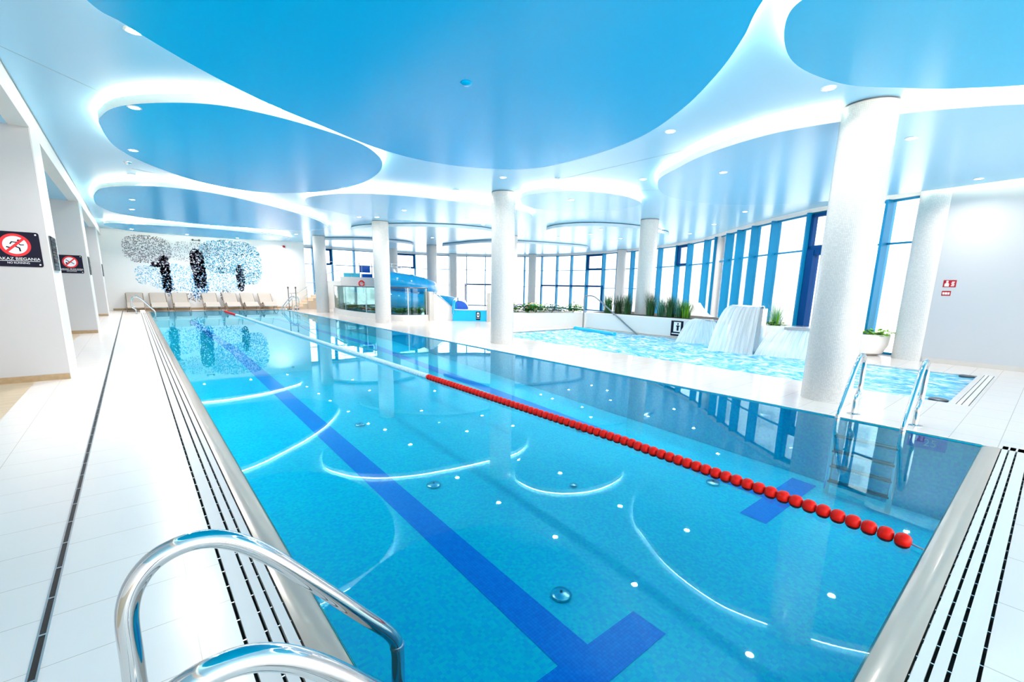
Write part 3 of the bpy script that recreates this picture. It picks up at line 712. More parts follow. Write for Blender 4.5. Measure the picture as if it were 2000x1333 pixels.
# ------------------------------------------------------------------ pool ladders
LP = [(0, -.95), (0, -.5), (0, -.1), (0, .05), (.03, .14), (.145, .29), (.30, .49), (.455, .68), (.56, .775), (.65, .808), (.74, .79), (.80, .73), (.83, .64), (.835, .5), (.835, .36), (.815, .29), (.75, .245), (.715, .20), (.71, .13), (.71, 0.0)]
def ladder(xf, sgn, ys, label, treads=True, zs=1.0):
    t = thing('pool_ladder', label, 'ladder', (xf + sgn * .4, sum(ys) / 2, 0))
    for y in ys:
        pts = catmull([(xf + sgn * u, y, z * (zs if z > 0 else 1)) for u, z in LP], 6)
        r = MB().tube(pts, .029, 20).build('handrail', 'chrome', t, smooth=True)
        MB().lathe([(.075, 0.0), (.075, .006), (.05, .016), (.034, .02)], 24, (xf + sgn * .71, y)).build('flange', 'chrome', r, smooth=True)
        MB().tube([(xf, y, .06), (xf, y, .075)], .032, 16).build('collar', 'steel', r, smooth=True)
    if treads:
        for z in (-.16, -.36, -.56, -.76):
            bevel(MB().box(xf - .04 + .01, min(ys), z - .015, xf + .05, max(ys), z + .015).build('tread', 'dark_steel', t), .008)
    return t
ladder(.716, -1, (1.0, 1.6), 'big polished steel pool ladder handrails in the foreground')
ladder(6.60, 1, (.93, 1.56), 'polished steel pool ladder beside the nearest white column')
ladder(6.55, 1, (28.3, 28.85), 'small far steel pool ladder at the corner near the timber stairs')
ladder(.75, -1, (28.0, 28.55), 'small far steel pool ladder on the left edge before the loungers')

# ------------------------------------------------------------------ lane rope
rope = thing('lane_rope', 'floating lane rope, red at both ends and pale blue between', 'lane rope', (3.84, 15, 0))
def rope_x(y): return 3.72 + .13 * min(1, (y - .4) / 2.2) ** .6 if y < 2.6 else 3.85 + (.02 if y < 10 else -.1 * (y - 10) / 20)
bd = MB(); prof = [(.012, -.044), (.032, -.040), (.046, -.026), (.051, -.010), (.051, .010), (.046, .026), (.032, .040), (.012, .044)]
nb = 20; bv = []; bf = []
for r, s_ in prof:
    for i in range(nb): a = 2 * math.pi * i / nb; bv.append((r * math.cos(a), s_, r * math.sin(a)))
for k in range(len(prof) - 1):
    for i in range(nb): bf.append((k * nb + i, k * nb + (i + 1) % nb, (k + 1) * nb + (i + 1) % nb, (k + 1) * nb + i))
bf += [tuple(range(nb)), tuple(range((len(prof) - 1) * nb, len(prof) * nb))]
bd.add(bv, bf)
b_red = bd.build('float', 'red', rope, smooth=True, local=True, angle=80)
b_wh = MB().add(bv, bf).build('float', 'white_float', rope, smooth=True, local=True, angle=80)
y = .42; k = 0; pitch = .093; first = {}
rest = MB()
while y < 28.9:
    red = y < 7.0 or y > 25.6
    x = rope_x(y)
    if k < 100:
        src = b_red if red else b_wh
        key = 'r' if red else 'w'
        if key in first: o = src.copy(); COL.objects.link(o)
        else: o = src; first[key] = 1
        o.location = Vector((x, y, .006)) - Vector((3.84, 15, 0)); o.rotation_euler = (0, random.uniform(0, 3), -.02)
    y += pitch; k += 1
yw = .42 + 100 * pitch
def bulk(name, ya, yb, mat):
    m = MB(); yy = ya
    sect = [(r, s_) for r, s_ in prof]
    while yy < yb:
        x = rope_x(yy); q = []; n8 = 10
        for r, s_ in sect[::1]:
            for i in range(n8): a = 2 * math.pi * i / n8; q.append((x + r * math.cos(a), yy + s_, .006 + r * math.sin(a)))
        fs = [(k_ * n8 + i, k_ * n8 + (i + 1) % n8, (k_ + 1) * n8 + (i + 1) % n8, (k_ + 1) * n8 + i) for k_ in range(len(sect) - 1) for i in range(n8)]
        m.add(q, fs); yy += pitch
    o = m.build(name, mat, rope, smooth=True, angle=80); o['kind'] = 'stuff'; return o
bulk('pale_floats', yw, 25.6, 'white_float')
bulk('red_floats', 25.6, 28.9, 'red')
MB().tube([(3.69, PY0, .01), (3.72, .38, .006)] + [(rope_x(q * .5 + .5), q * .5 + .5, .006) for q in range(57)] + [(3.66, PY1, .0)], .006, 8).build('cable', 'cable', rope)

# ------------------------------------------------------------------ loungers at the mosaic wall
def lounger(x, label):
    t = thing('sun_lounger', label, 'sun lounger', (x, 30.35, 0), 'loungers in a row before the mosaic wall')
    prof = [(1.05, .93), (.95, .90), (.62, .58), (.42, .38), (.25, .34), (0, .40), (-.2, .46), (-.4, .40), (-.62, .28), (-.78, .24)]
    pr = catmull([(0, a, b) for a, b in prof], 4)
    m = MB(); v = []
    for s_ in (-.33, .33):
        for _, a, b in pr: v.append((s_, a, b))
    for s_ in (-.33, .33):
        for _, a, b in pr: v.append((s_, a, b - .03))
    n = len(pr); f = []
    for i in range(n - 1):
        f.append((i, i + 1, n + i + 1, n + i)); f.append((2 * n + i, 3 * n + i, 3 * n + i + 1, 2 * n + i + 1))
        f.append((i, 2 * n + i, 2 * n + i + 1, i + 1)); f.append((n + i, n + i + 1, 3 * n + i + 1, 3 * n + i))
    f += [(0, n, 3 * n, 2 * n), (n - 1, 3 * n - 1, 4 * n - 1, 2 * n - 1)]
    m.add(v, f); m.build('seat_shell', 'fabric', t, local=True)
    for s_ in (-.35, .35):
        arc = [(s_, -.72, 0.02), (s_, -.5, .16), (s_, -.2, .25), (s_, .1, .16), (s_, .3, .02)]
        MB().tube(catmull(arc, 4), .018, 8).build('leg', 'lounger_leg', t, local=True, smooth=True)
        MB().tube([(s_, .32, .02), (s_, .45, .36), (s_, 1.0, .9)], .018, 8).build('back_frame', 'lounger_leg', t, local=True, smooth=True)
    MB().box(-.35, .44, .33, .35, .48, .36).build('crossbar', 'lounger_leg', t, local=True)
    return t
l0 = lounger(.06, 'cream sun lounger at the far left of the row before the mosaic wall')
lab = ['second cream sun lounger from the left before the mosaic wall', 'third cream sun lounger from the left, under the first tree trunk', 'fourth cream sun lounger from the left, under the middle trunk', 'fifth cream sun lounger from the left, middle right of the row', 'sixth cream sun lounger from the left, last but one', 'cream sun lounger at the right end of the row near the stairs']
for x, lb in zip((1.02, 1.98, 3.35, 4.35, 5.25, 6.2), lab):
    c = copy_tree(l0); c.location.x = x; c['label'] = lb

# ------------------------------------------------------------------ mosaic mural
mu = thing('mosaic_mural', 'mosaic mural of scattered chips forming three pine trees on the far wall', 'wall mosaic', (3, 31.5, 2.4))
def inside(px, pz_, blob):
    cx, cz, rx, rz = blob; a = abs((px - cx) / rx); b = abs((pz_ - cz) / rz); return a ** 3 + b ** 3 < 1
def chips(name, blobs, n, mat, size=(.012, .034), soft=0.0, hole=None):
    m = MB(); c = 0; tries = 0
    xs = [b[0] - b[2] for b in blobs] + [b[0] + b[2] for b in blobs]; zs = [b[1] - b[3] for b in blobs] + [b[1] + b[3] for b in blobs]
    while c < n and tries < n * 30:
        tries += 1; x = random.uniform(min(xs), max(xs)); z = random.uniform(min(zs), max(zs))
        if not any(inside(x, z, b) for b in blobs): continue
        s_ = random.uniform(*size); a = random.uniform(0, 1.5); ca, sa = math.cos(a) * s_, math.sin(a) * s_
        q = [(x + ca, z + sa), (x - sa, z + ca), (x - ca, z - sa), (x + sa, z - ca)]
        m.add([(u, 31.497, w_) for u, w_ in q] + [(u, 31.492, w_) for u, w_ in q], [(4, 5, 6, 7), (0, 1, 5, 4), (1, 2, 6, 5), (2, 3, 7, 6), (3, 0, 4, 7)]); c += 1
    return m.build(name, mat, mu, recalc=False)
chips('left_crown', [(.85, 3.2, 1.02, .72)], 1500, 'dot_grey', (.012, .030))
chips('middle_crown', [(2.75, 3.3, .95, .42), (2.4, 2.95, .6, .3)], 520, 'dot_grey', (.010, .026))
chips('right_crown', [(4.6, 3.0, 1.5, .95), (5.5, 2.6, .75, 1.15)], 2600, 'dot_blue', (.016, .038))
chips('low_crown', [(2.6, 1.75, 1.9, .75), (4.3, 1.7, 1.0, .7), (.75, 1.85, .55, .5)], 1900, 'dot_blue', (.014, .032))
chips('left_trunk', [(1.5, 2.35, .22, .55), (1.52, 1.75, .2, .85), (1.2, 2.42, .3, .12)], 420, 'dot_dark', (.028, .058))
chips('left_trunk_foot', [(1.55, 1.5, .25, .6)], 110, 'dot_deep', (.02, .045))
chips('middle_trunk', [(3.0, 2.7, .33, .65), (3.05, 1.9, .3, .7)], 640, 'dot_dark', (.026, .055))
chips('middle_trunk_foot', [(3.0, 1.35, .42, .75)], 240, 'dot_deep', (.02, .045))
chips('right_trunk', [(5.05, 1.8, .2, .75)], 260, 'dot_dark', (.024, .048))
chips('low_chips', [(1.7, .95, .25, .25), (4.2, .75, .25, .35), (2.9, .7, .6, .25)], 260, 'dot_grey', (.015, .035))
# camera dome pair and alarm on the mural wall
t = thing('security_camera', 'pair of small dark camera spotlights above the mosaic trees', 'camera', (3.05, 31.4, 3.82))
for x in (2.9, 3.2): MB().lathe([(.03, 3.78), (.05, 3.82), (.045, 3.87), (.02, 3.89)], 12, (x, 31.42)).build('head', 'dark_steel', t, smooth=True)
MB().box(2.85, 31.46, 3.8, 3.25, 31.5, 3.84).build('bracket', 'dark_steel', t)
tag(MB().lathe([(.06, 3.74), (.08, 3.78), (.08, 3.83), (.04, 3.86)], 14, (7.56, 31.42)).build('fire_alarm', 'fire_red', smooth=True), 'small dark red alarm sounder high on the far wall', 'alarm')

# ------------------------------------------------------------------ timber stairs and rails
st = thing('stairs', 'pale timber stairs rising to the right at the far corner', 'stairs', (8.6, 30.5, 0))
for k in range(6):
    MB().box(7.75 + .30 * k, 29.9, 0, 7.75 + .30 * (k + 1), 31.45, .17 * (k + 1)).build('step', 'step_wood', st)
hr = thing('stair_handrail', 'steel handrail following the timber stairs', 'handrail', (8.6, 29.9, 0))
for y in (29.82,):
    MB().tube([(7.3, y, .95), (7.75, y, 1.0), (9.6, y, 2.2), (10.4, y, 2.45)], .022, 10).build('rail', 'steel', hr, smooth=True)
    MB().tube([(7.4, y, .5), (7.75, y, .55), (9.6, y, 1.75)], .012, 8).build('rail', 'steel', hr, smooth=True)
    for x, z0, z1 in ((7.4, 0, .95), (8.3, 0.0, 1.33), (9.2, 0.0, 1.95)): MB().tube([(x, y, z0), (x, y, z1)], .018, 8).build('post', 'steel', hr, smooth=True)
for x, lb in ((7.2, 'left of two dark posts with knob tops before the stairs'), (7.62, 'right of two dark posts with knob tops before the stairs')):
    t = thing('barrier_post', lb, 'post', (x, 29.72, 0))
    MB().cyl(x, 29.72, 0, .06, .13, 18).build('base', 'dark_steel', t); MB().cyl(x, 29.72, .06, 1.25, .022, 10).build('post', 'dark_steel', t); MB().lathe([(.03, 1.25), (.045, 1.28), (.045, 1.33), (.02, 1.36)], 12, (x, 29.72)).build('knob', 'dark_steel', t, smooth=True)

# ------------------------------------------------------------------ mezzanine and slide
mz = struct(MB().box(9.6, 27.6, 1.5, 14.2, 31.4, 1.75).build('floor', 'wall_white'))
ml = thing('landing_wall', 'white parapet wall of the slide landing', 'parapet', (11.5, 27.5, 0))
MB().box(9.6, 27.5, 1.42, 14.2, 27.6, 2.0).build('parapet', 'wall_white', ml)
MB().box(9.6, 27.6, 0, 9.75, 31.4, 1.5).build('side_wall', 'wall_white', ml)
MB().box(14.05, 27.6, 0, 14.2, 31.4, 1.5).build('side_wall', 'wall_white', ml)
rl = thing('landing_railing', 'thin steel railing with mid rail round the slide landing', 'railing', (11.5, 27.5, 2))
for z in (2.9, 2.7): MB().tube([(9.4, 31, z), (9.6, 27.55, z), (14.2, 27.55, z), (14.2, 31, z)], .014, 8).build('rail', 'steel', rl, smooth=True)
for k in range(8): x = 9.62 + k * .65; MB().tube([(x, 27.55, 2.0), (x, 27.55, 2.9)], .012, 6).build('post', 'steel', rl)
tw = thing('slide_tower', 'blue and cyan panelled start tower of the water slide', 'slide tower', (11.2, 28.6, 1.75))
MB().box(10.05, 28.2, 1.75, 11.05, 28.3, 2.25).build('cyan_panel', 'cyan_panel', tw)
MB().box(11.15, 28.2, 1.78, 11.85, 28.3, 2.22).build('blue_panel', 'deep_blue', tw)
MB().box(11.1, 28.3, 2.30, 11.75, 28.4, 2.75).build('blue_panel', 'deep_blue', tw)
MB().box(12.0, 28.2, 1.75, 12.45, 28.3, 2.7).build('blue_panel', 'blue_slide', tw)
for x in (11.08, 11.88, 12.5): MB().cyl(x, 28.35, 1.75, 2.9, .03, 8).build('post', 'wall_white', tw)
tag(MB().tube(catmull([(10.82 + .16 * math.cos(a), 27.44, 1.62 + .16 * math.sin(a)) for a in [i * .6283 for i in range(10)]], 3, True) , .04, 8).build('lifebuoy', 'sign_red', smooth=True), 'small red lifebuoy hanging on the landing parapet', 'lifebuoy')

sl = thing('water_slide', 'big glossy blue tube water slide curling down from the landing', 'water slide', (12.2, 23.5, 0))
def tubeseg(name, pts, r, mat='blue_slide', cap=False): return MB().tube(catmull(pts, 6), r, 28, cap).build(name, mat, sl, smooth=True)
tubeseg('upper_tube', [(12.6, 27.45, 2.2), (12.0, 26.0, 2.0), (11.6, 24.8, 1.82), (12.2, 24.0, 1.68), (13.2, 24.0, 1.5), (14.1, 24.9, 1.35), (14.0, 26.0, 1.2)], .5)
tubeseg('lower_tube', [(14.0, 26.0, 1.2), (13.2, 26.6, 1.05), (12.0, 26.4, .95), (11.3, 25.2, .85), (11.6, 23.9, .78), (12.7, 23.2, .7), (13.6, 22.4, .62), (13.6, 21.0, .56), (12.9, 19.8, .52), (12.4, 19.0, .50), (12.0, 18.4, .48)], .42)
MB().tube([(12.06, 18.49, .48), (12.0, 18.40, .48)], .405, 28).build('tube_end_cap', 'deep_blue', sl, smooth=True)  # added cap in deeper blue, stands in for the shaded inside of the tube
MB().cyl(12.25, 24.9, 0, 1.22, 1.1, 40).build('splash_drum', 'blue_slide', sl, smooth=True)
for (x, y, z) in ((12.3, 23.97, 1.67), (13.0, 23.95, 1.53)):
    MB().tube([(x - .02, y, z), (x + .05, y + .005, z - .01)], .525, 28).build('joint_flange', 'blue_box', sl, smooth=True)
for x, y, z in ((11.0, 24.0, 1.4), (12.6, 23.6, 1.2)): MB().cyl(x, y, 0, z, .05, 10).build('support_post', 'wall_white', sl)
rb = thing('slide_run_out', 'bright blue run-out box at the bottom of the slide', 'slide run-out', (11.9, 17.4, 0))
d = Vector((12.55 - 11.3, 16.85 - 17.9)).normalized(); nrm = Vector((-d.y, d.x)); c = Vector((11.92, 17.37))
MB().obox(c, d, nrm, .82, .03, 0, .5).build('front_panel', 'blue_box', rb)
MB().obox(c + nrm * .9, d, nrm, .82, .03, 0, .5).build('back_panel', 'blue_box', rb)
MB().obox(c + nrm * .45, d, nrm, .80, .42, .0, .12).build('trough', 'deep_blue', rb)
MB().obox(c + d * .8 + nrm * .45, d, nrm, .03, .45, 0, .5).build('end_panel', 'blue_box', rb)
MB().obox(c, d, nrm, .85, .05, .5, .53).build('rim', 'wall_white', rb)
m = MB(); ctr = c - d * .78 + nrm * .42
ar = [(ctr.x + nrm.x * .44 * math.cos(a) , ctr.y + nrm.y * .44 * math.cos(a), .44 + .44 * math.sin(a)) for a in [i * math.pi / 12 for i in range(-1, 14)]]
m.tube(ar, .07, 10); m.build('tube_mouth', 'blue_slide', rb, smooth=True)
sgn = thing('information_sign', 'small dark sign with white pictogram on the blue run-out box', 'sign', (c.x + d.x * .35, c.y + d.y * .35, .28))
q = c + d * .36 - nrm * .035
MB().obox(q, d, nrm, .1, .006, .06, .44).build('board', 'sign_black', sgn)
MB().obox(q - nrm * .007, d, nrm, .055, .003, .2, .4).build('white_square', 'sign_white', sgn)
MB().obox(q - nrm * .011, d, nrm, .025, .002, .25, .34).build('figure', 'sign_black', sgn)
MB().obox(q - nrm * .007, d, nrm, .08, .003, .14, .155).build('underline', 'sign_white', sgn)

# kerb, glass balustrade and its planting
KB = [(8.75, 26.2), (8.45, 24.5), (8.4, 22.6), (8.55, 20.9), (8.75, 19.7), (9.2, 18.95), (9.8, 18.65), (10.4, 18.62)]
KP = [p[:2] for p in catmull([(x, y, 0) for x, y in KB], 6)]
def offset(pl, dd):
    out = []
    for i, p in enumerate(pl):
        a = Vector(pl[max(i - 1, 0)]); b = Vector(pl[min(i + 1, len(pl) - 1)]); t = (b - a).normalized(); out.append((p[0] - t.y * dd, p[1] + t.x * dd))
    return out
def wall_strip(pl, w, z0, z1):
    A = offset(pl, w / 2); B = offset(pl, -w / 2); return MB().prism(A + B[::-1], z0, z1)
kb = thing('curved_kerb', 'low white curved kerb below the glass balustrade', 'kerb', (8.5, 22, 0))
wall_strip(KP, .16, 0, .26).build('kerb', 'wall_white', kb)
PB = offset(KP, .5)
wall_strip(PB, .75, 0, .24).build('soil_bed', 'soil', kb)
gb = thing('glass_balustrade', 'green tinted curved glass balustrade with dark top rail', 'balustrade', (8.5, 22, .26))
wall_strip(KP, .02, .18, 1.45).build('glass_pane', 'green_glass', gb)
MB().tube([(x, y, 1.47) for x, y in KP], .028, 8).build('top_rail', 'dark_steel', gb, smooth=True)
for i in (0, 9, 17, 25, 33, 41): 
    if i < len(KP): MB().tube([(KP[i][0], KP[i][1], .05), (KP[i][0], KP[i][1], 1.46)], .02, 8).build('post', 'steel', gb)

rw = thing('ramp_wall', 'white sloping side wall with warm grey end post beside the run-out', 'ramp wall', (10.9, 18.4, 0))
MB().obox((10.48, 18.66), (1, 0), (0, 1), .10, .25, 0, 1.31).build('end_post', 'beige_post', rw)
m = MB(); a = (10.58, 18.5); b = (11.42, 18.1); w_ = .2
q = [(a[0], a[1]), (b[0], b[1]), (b[0] + .1, b[1] + w_), (a[0] + .1, a[1] + w_)]; zt = [1.31, .62, .62, 1.31]
m.add([(x, y, 0) for x, y in q] + [(q[i][0], q[i][1], zt[i]) for i in range(4)], [(3, 2, 1, 0), (4, 5, 6, 7), (0, 1, 5, 4), (1, 2, 6, 5), (2, 3, 7, 6), (3, 0, 4, 7)])
m.build('sloping_wall', 'wall_white', rw)
MB().tube([(10.62, 18.46, 1.22), (10.7, 18.44, 1.3), (11.5, 18.04, .5), (11.5, 18.04, .2)], .018, 8).build('handrail', 'steel', rw, smooth=True)
tag(MB().box(12.36, 16.45, 0, 12.58, 16.7, 1.31).build('end_post', 'beige_post'), 'warm grey post half hidden behind the central column', 'post')

# low white wall and its plants
lw = thing('low_wall', 'low white planter wall behind the left end of the bubbling pool', 'planter', (13, 13.6, 0))
dl = Vector((14.5 - 11.25, 12.65 - 14.02)).normalized(); nl = Vector((-dl.y, dl.x)); cl_ = Vector(((14.5 + 11.25) / 2, (12.65 + 14.02) / 2)); hl = (Vector((14.5, 12.65)) - Vector((11.25, 14.02))).length / 2
MB().obox(cl_ + nl * .1, dl, nl, hl, .1, 0, .58).build('front_wall', 'wall_white', lw)
MB().obox(cl_ + nl * .7, dl, nl, hl, .5, 0, .52).build('soil_bed', 'soil', lw)
MB().obox(cl_ + nl * 1.3, dl, nl, hl, .1, 0, .58).build('back_wall', 'wall_white', lw)

def low_plant(x, y, z, r, h, mat, label, group, n=90, name='leafy_plant', cat='plant'):
    m = MB()
    for _ in range(n):
        a = random.uniform(0, 6.28); q = random.random() ** .6 * r; bx, by = x + q * math.cos(a), y + q * math.sin(a); bz = z + random.uniform(.2, 1) * h * (1 - .4 * q / r)
        s_ = random.uniform(.09, .18); b = random.uniform(0, 6.28); tx, ty = math.cos(b) * s_, math.sin(b) * s_; up = random.uniform(-.02, .05)
        m.add([(bx, by, bz), (bx + tx * .5 - ty * .35, by + ty * .5 + tx * .35, bz + up * .6), (bx + tx, by + ty, bz + up), (bx + tx * .5 + ty * .35, by + ty * .5 - tx * .35, bz + up * .6)], [(0, 1, 2, 3)])
    t = thing(name, label, cat, (x, y, z), group)
    m.build('leaves', mat, t, recalc=False)
    st_ = MB()
    for _ in range(6):
        a = random.uniform(0, 6.28); st_.tube([(x, y, z - .01), (x + .4 * r * math.cos(a), y + .4 * r * math.sin(a), z + h * .6)], .006, 5)
    st_.build('stems', 'grass_dark', t)
def grass(x, y, z, h, r, mats, label, group, n=110, name='ornamental_grass', plume=False):
    t = thing(name, label, 'grass', (x, y, z), group)
    for j, mt in enumerate(mats):
        m = MB()
        for _ in range(n // len(mats)):
            a = random.uniform(0, 6.28); q = random.random() * r * .5; lean = random.uniform(.1, 1) * r; b = a + random.uniform(-.6, .6); hh = h * random.uniform(.5, 1)
            w_ = random.uniform(.006, .012); px, py = -math.sin(b) * w_, math.cos(b) * w_; bx, by = x + q * math.cos(a), y + q * math.sin(a)
            pr = []
            for s_ in (0, .5, .85, 1): pr.append((bx + math.cos(b) * lean * s_ ** 2, by + math.sin(b) * lean * s_ ** 2, z + hh * s_ * (1 - .08 * s_), 1 - s_ * .9))
            m.add([(X - px * k_, Y - py * k_, Z) for X, Y, Z, k_ in pr] + [(X + px * k_, Y + py * k_, Z) for X, Y, Z, k_ in pr], [(i, i + 1, 5 + i, 4 + i) for i in range(3)])
        m.build('blades', mt, t, recalc=False)
# plants along the glass balustrade
mats = ['leaf', 'leaf_light']
words = ['nearest the stairs', 'second from the stairs', 'third from the stairs', 'left of the third column', 'just left of the third column', 'right of the third column', 'before the white slide frame', 'next to the warm grey post']
PBr = offset(KP, .42)
for i, k_ in enumerate((4, 9, 14, 19, 24, 30, 35, 40)):
    if k_ < len(PBr): low_plant(PBr[k_][0], PBr[k_][1], .24, .42, .36, mats[i % 2], 'low green leafy plant behind the glass balustrade, ' + words[i], 'plants behind the glass balustrade', 420)
for i, (f_, mt, lb) in enumerate(((.10, 'leaf', 'low dark green plant on the low wall just right of the central column'), (.32, 'leaf', 'low dark green plant on the low wall below the teal hoop'), (.42, 'leaf_light', 'low light green plant on the low wall below the coral hoop'), (.62, 'grass_teal', 'low blue green spiky plant on the low wall'), (.90, 'leaf', 'low green plant on the low wall beside the pool handrail'))):
    pc = cl_ + dl * (f_ * 2 - 1) * hl + nl * .5; low_plant(pc.x, pc.y, .54, .48, .46, mt, lb, 'plants on the low white wall', 460)
# hoops
for (x0, x1, y, zt_, mt, lb) in ((13.45, 14.35, 16.2, .80, 'purple', 'purple foam hoop'), (14.2, 14.98, 16.0, .78, 'teal', 'teal foam hoop'), (14.6, 15.5, 16.6, .82, 'pink', 'coral pink foam hoop')):
    pts = [((x0 + x1) / 2 - math.cos(a) * (x1 - x0) / 2, y + .1 * math.cos(a), .0 + zt_ * math.sin(a)) for a in [i * math.pi / 16 for i in range(17)]]
    tag(MB().tube(pts, .035, 8).build('foam_hoop', mt, smooth=True), lb + ' arching behind the plants right of the central column', 'pool toy')

# ------------------------------------------------------------------ grass planter of the bubbling pool
pl = thing('curved_planter', 'long white planter wall behind the bubbling pool holding tall grasses', 'planter', (15, 10, 0))
q = [(14.15, 12.35), (14.12, 10.2), (14.1, 8.2), (14.0, 7.4), (14.6, 6.9), (16.0, 7.4), (16.4, 9.0), (16.5, 12.35)]
QP = [p[:2] for p in catmull([(x, y, 0) for x, y in q], 5)]
o = MB().prism(QP, 0, .64).build('wall', 'wall_white', pl, smooth=True)
bevel(o, .03, 3)
ins = [(15.2 + (x - 15.2) * .84, 9.9 + (y - 9.9) * .9) for x, y in QP]
MB().prism(ins, .62, .655).build('soil', 'soil', pl)
G = [(14.5, 11.5, .95, ['grass_green'], 'narrow tuft of green grass at the left end of the long planter'),
     (14.6, 11.05, .85, ['grass_dark', 'grass_dark'], 'dark brown feathery grass left of the planter column'),
     (14.45, 10.55, 1.0, ['grass_green', 'grass_dark'], 'tall green and dark grass close on the left of the planter column'),
     (14.5, 9.55, 1.05, ['grass_green', 'grass_dark'], 'tall bright green grass close on the right of the planter column'),
     (14.6, 9.15, .85, ['grass_green', 'grass_teal'], 'bushy green grass, second right of the planter column'),
     (14.5, 8.75, .95, ['grass_dark', 'grass_green'], 'tall olive grass in the middle of the right hand grasses'),
     (14.6, 8.45, .8, ['grass_teal', 'grass_green'], 'blue green grass towards the right end of the planter'),
     (14.5, 8.15, .75, ['leaf_light', 'grass_green'], 'fresh green leafy tuft above the black sign')]
for x, y, h, mt, lb in G: grass(x, y, .65, h * .95, .30, mt, lb, 'tall grasses in the long planter', 260)
sgn = thing('information_sign', 'black square sign with white pictogram on the long planter wall', 'sign', (14.1, 8.17, .3))
MB().box(14.075, 7.93, .06, 14.09, 8.42, .57).build('board', 'sign_black', sgn)
MB().box(14.072, 8.06, .2, 14.075, 8.32, .53).build('white_square', 'sign_white', sgn)
m = MB(); m.box(14.069, 8.13, .24, 14.072, 8.2, .42); m.cyl(14.07, 8.165, .44, .5, .02, 10); m.box(14.069, 8.10, .38, 14.072, 8.23, .41); m.build('figure', 'sign_black', sgn)
MB().box(14.072, 7.98, .12, 14.075, 8.38, .15).build('caption', 'sign_white', sgn)
hrn = thing('pool_handrail', 'slim steel handrail sloping down into the bubbling pool by the long planter', 'handrail', (14.05, 12.3, 0))
MB().tube(catmull([(13.98, 12.3, 0), (13.98, 12.3, .8), (13.98, 12.3, 1.22), (13.98, 12.2, 1.29), (13.98, 11.9, 1.3), (13.98, 11.6, 1.18), (13.98, 10.6, .55), (13.98, 9.6, -.08)], 5), .026, 10).build('rail', 'grey_steel', hrn, smooth=True)
MB().tube([(13.98, 10.9, .74), (14.14, 10.9, .6)], .012, 6).build('bracket', 'dark_steel', hrn)
tag(MB().tube([(13.5, 12.3, .02), (12.95, 9.9, .02)], .07, 14).build('submerged_bench', 'blue_box', smooth=True), 'turquoise round edge bar in the far corner of the bubbling pool', 'pool edge bar')

# ------------------------------------------------------------------ water jets
def sheet(name, top, bot, bulge, parent, nu=40, nv=22, edge_curve=0.0):
    """falling water between an upper and a lower line; bulge = horizontal throw direction"""
    m = MB(); m.uv = []; v = []
    for j in range(nv + 1):
        s_ = j / nv
        for i in range(nu + 1):
            u = i / nu; T_ = Vector(top(u)); B_ = Vector(bot(u)); h = math.sqrt(s_)
            p = Vector((T_.x + (B_.x - T_.x) * h, T_.y + (B_.y - T_.y) * h, T_.z + (B_.z - T_.z) * s_))
            p += Vector(bulge) * (.010 * math.sin(u * 23 + 5 * s_) + .008 * math.sin(u * 61 + 1.3)); v.append(tuple(p)); m.uv.append((u, s_))
    m.add(v, [(j * (nu + 1) + i, j * (nu + 1) + i + 1, (j + 1) * (nu + 1) + i + 1, (j + 1) * (nu + 1) + i) for j in range(nv) for i in range(nu)])
    return m.build(name, 'fall', parent, smooth=True, angle=180, recalc=False)
# low left spout
f1 = thing('water_spout', 'low wide steel spout beside the black sign', 'water spout', (13.9, 6.9, 0))
lipf = [(13.72, 7.35, .70), (13.62, 7.1, .71), (13.66, 6.85, .70), (13.85, 6.6, .69)]
m = MB(); A = catmull(lipf, 5); B = [(14.25, 7.45 - .9 * i / (len(A) - 1), .68) for i in range(len(A))]
n = len(A); m.add([*A, *B, *[(x, y, z - .03) for x, y, z in A], *[(x, y, z - .03) for x, y, z in B]], [(i, i + 1, n + i + 1, n + i) for i in range(n - 1)] + [(2 * n + i, 3 * n + i, 3 * n + i + 1, 2 * n + i + 1) for i in range(n - 1)] + [(i, 2 * n + i, 2 * n + i + 1, i + 1) for i in range(n - 1)])
m.build('lip_plate', 'steel', f1, smooth=True)
MB().tube([(13.85, 6.58, .66), (14.3, 6.5, .64)], .07, 14).build('end_pipe', 'dark_steel', f1, smooth=True)
MB().box(13.95, 6.6, -.5, 14.3, 7.4, .64).build('pedestal', 'cyan_panel', f1)
w_a = sheet('waterfall', lambda u: (13.62 + .25 * abs(u - .4), 7.38 - .55 * u, .72), lambda u: (13.05 + .55 * u, 7.62 - 1.15 * u, -.03), (-1, 0, 0), None)
tag(w_a, 'small fan of falling water in front of the black sign', 'waterfall', kind='stuff')
# tall swan neck
f2 = thing('swan_neck_fountain', 'tall stainless swan neck fountain blade in the bubbling pool', 'fountain', (12.6, 5.2, 0))
prof = [(12.62, -.4), (12.60, .3), (12.62, .8), (12.66, 1.08), (12.6, 1.20), (12.5, 1.22), (12.42, 1.19)]
PP = catmull([(x, 0, z) for x, z in prof], 5)
m = MB(); n = len(PP); ya, yb = 4.93, 5.72
v = [(x, ya, z) for x, _, z in PP] + [(x + .0, yb, z) for x, _, z in PP] + [(x + .03, ya, z + .012) for x, _, z in PP] + [(x + .03, yb, z + .012) for x, _, z in PP]
m.add(v, [(i, i + 1, n + i + 1, n + i) for i in range(n - 1)] + [(2 * n + i, 3 * n + i, 3 * n + i + 1, 2 * n + i + 1) for i in range(n - 1)] + [(i, 2 * n + i, 2 * n + i + 1, i + 1) for i in range(n - 1)] + [(n + i, n + i + 1, 3 * n + i + 1, 3 * n + i) for i in range(n - 1)])
m.build('neck_plate', 'steel', f2, smooth=True)
MB().box(12.40, 4.86, -.3, 12.68, 4.925, 1.16).build('side_plate', 'steel', f2)
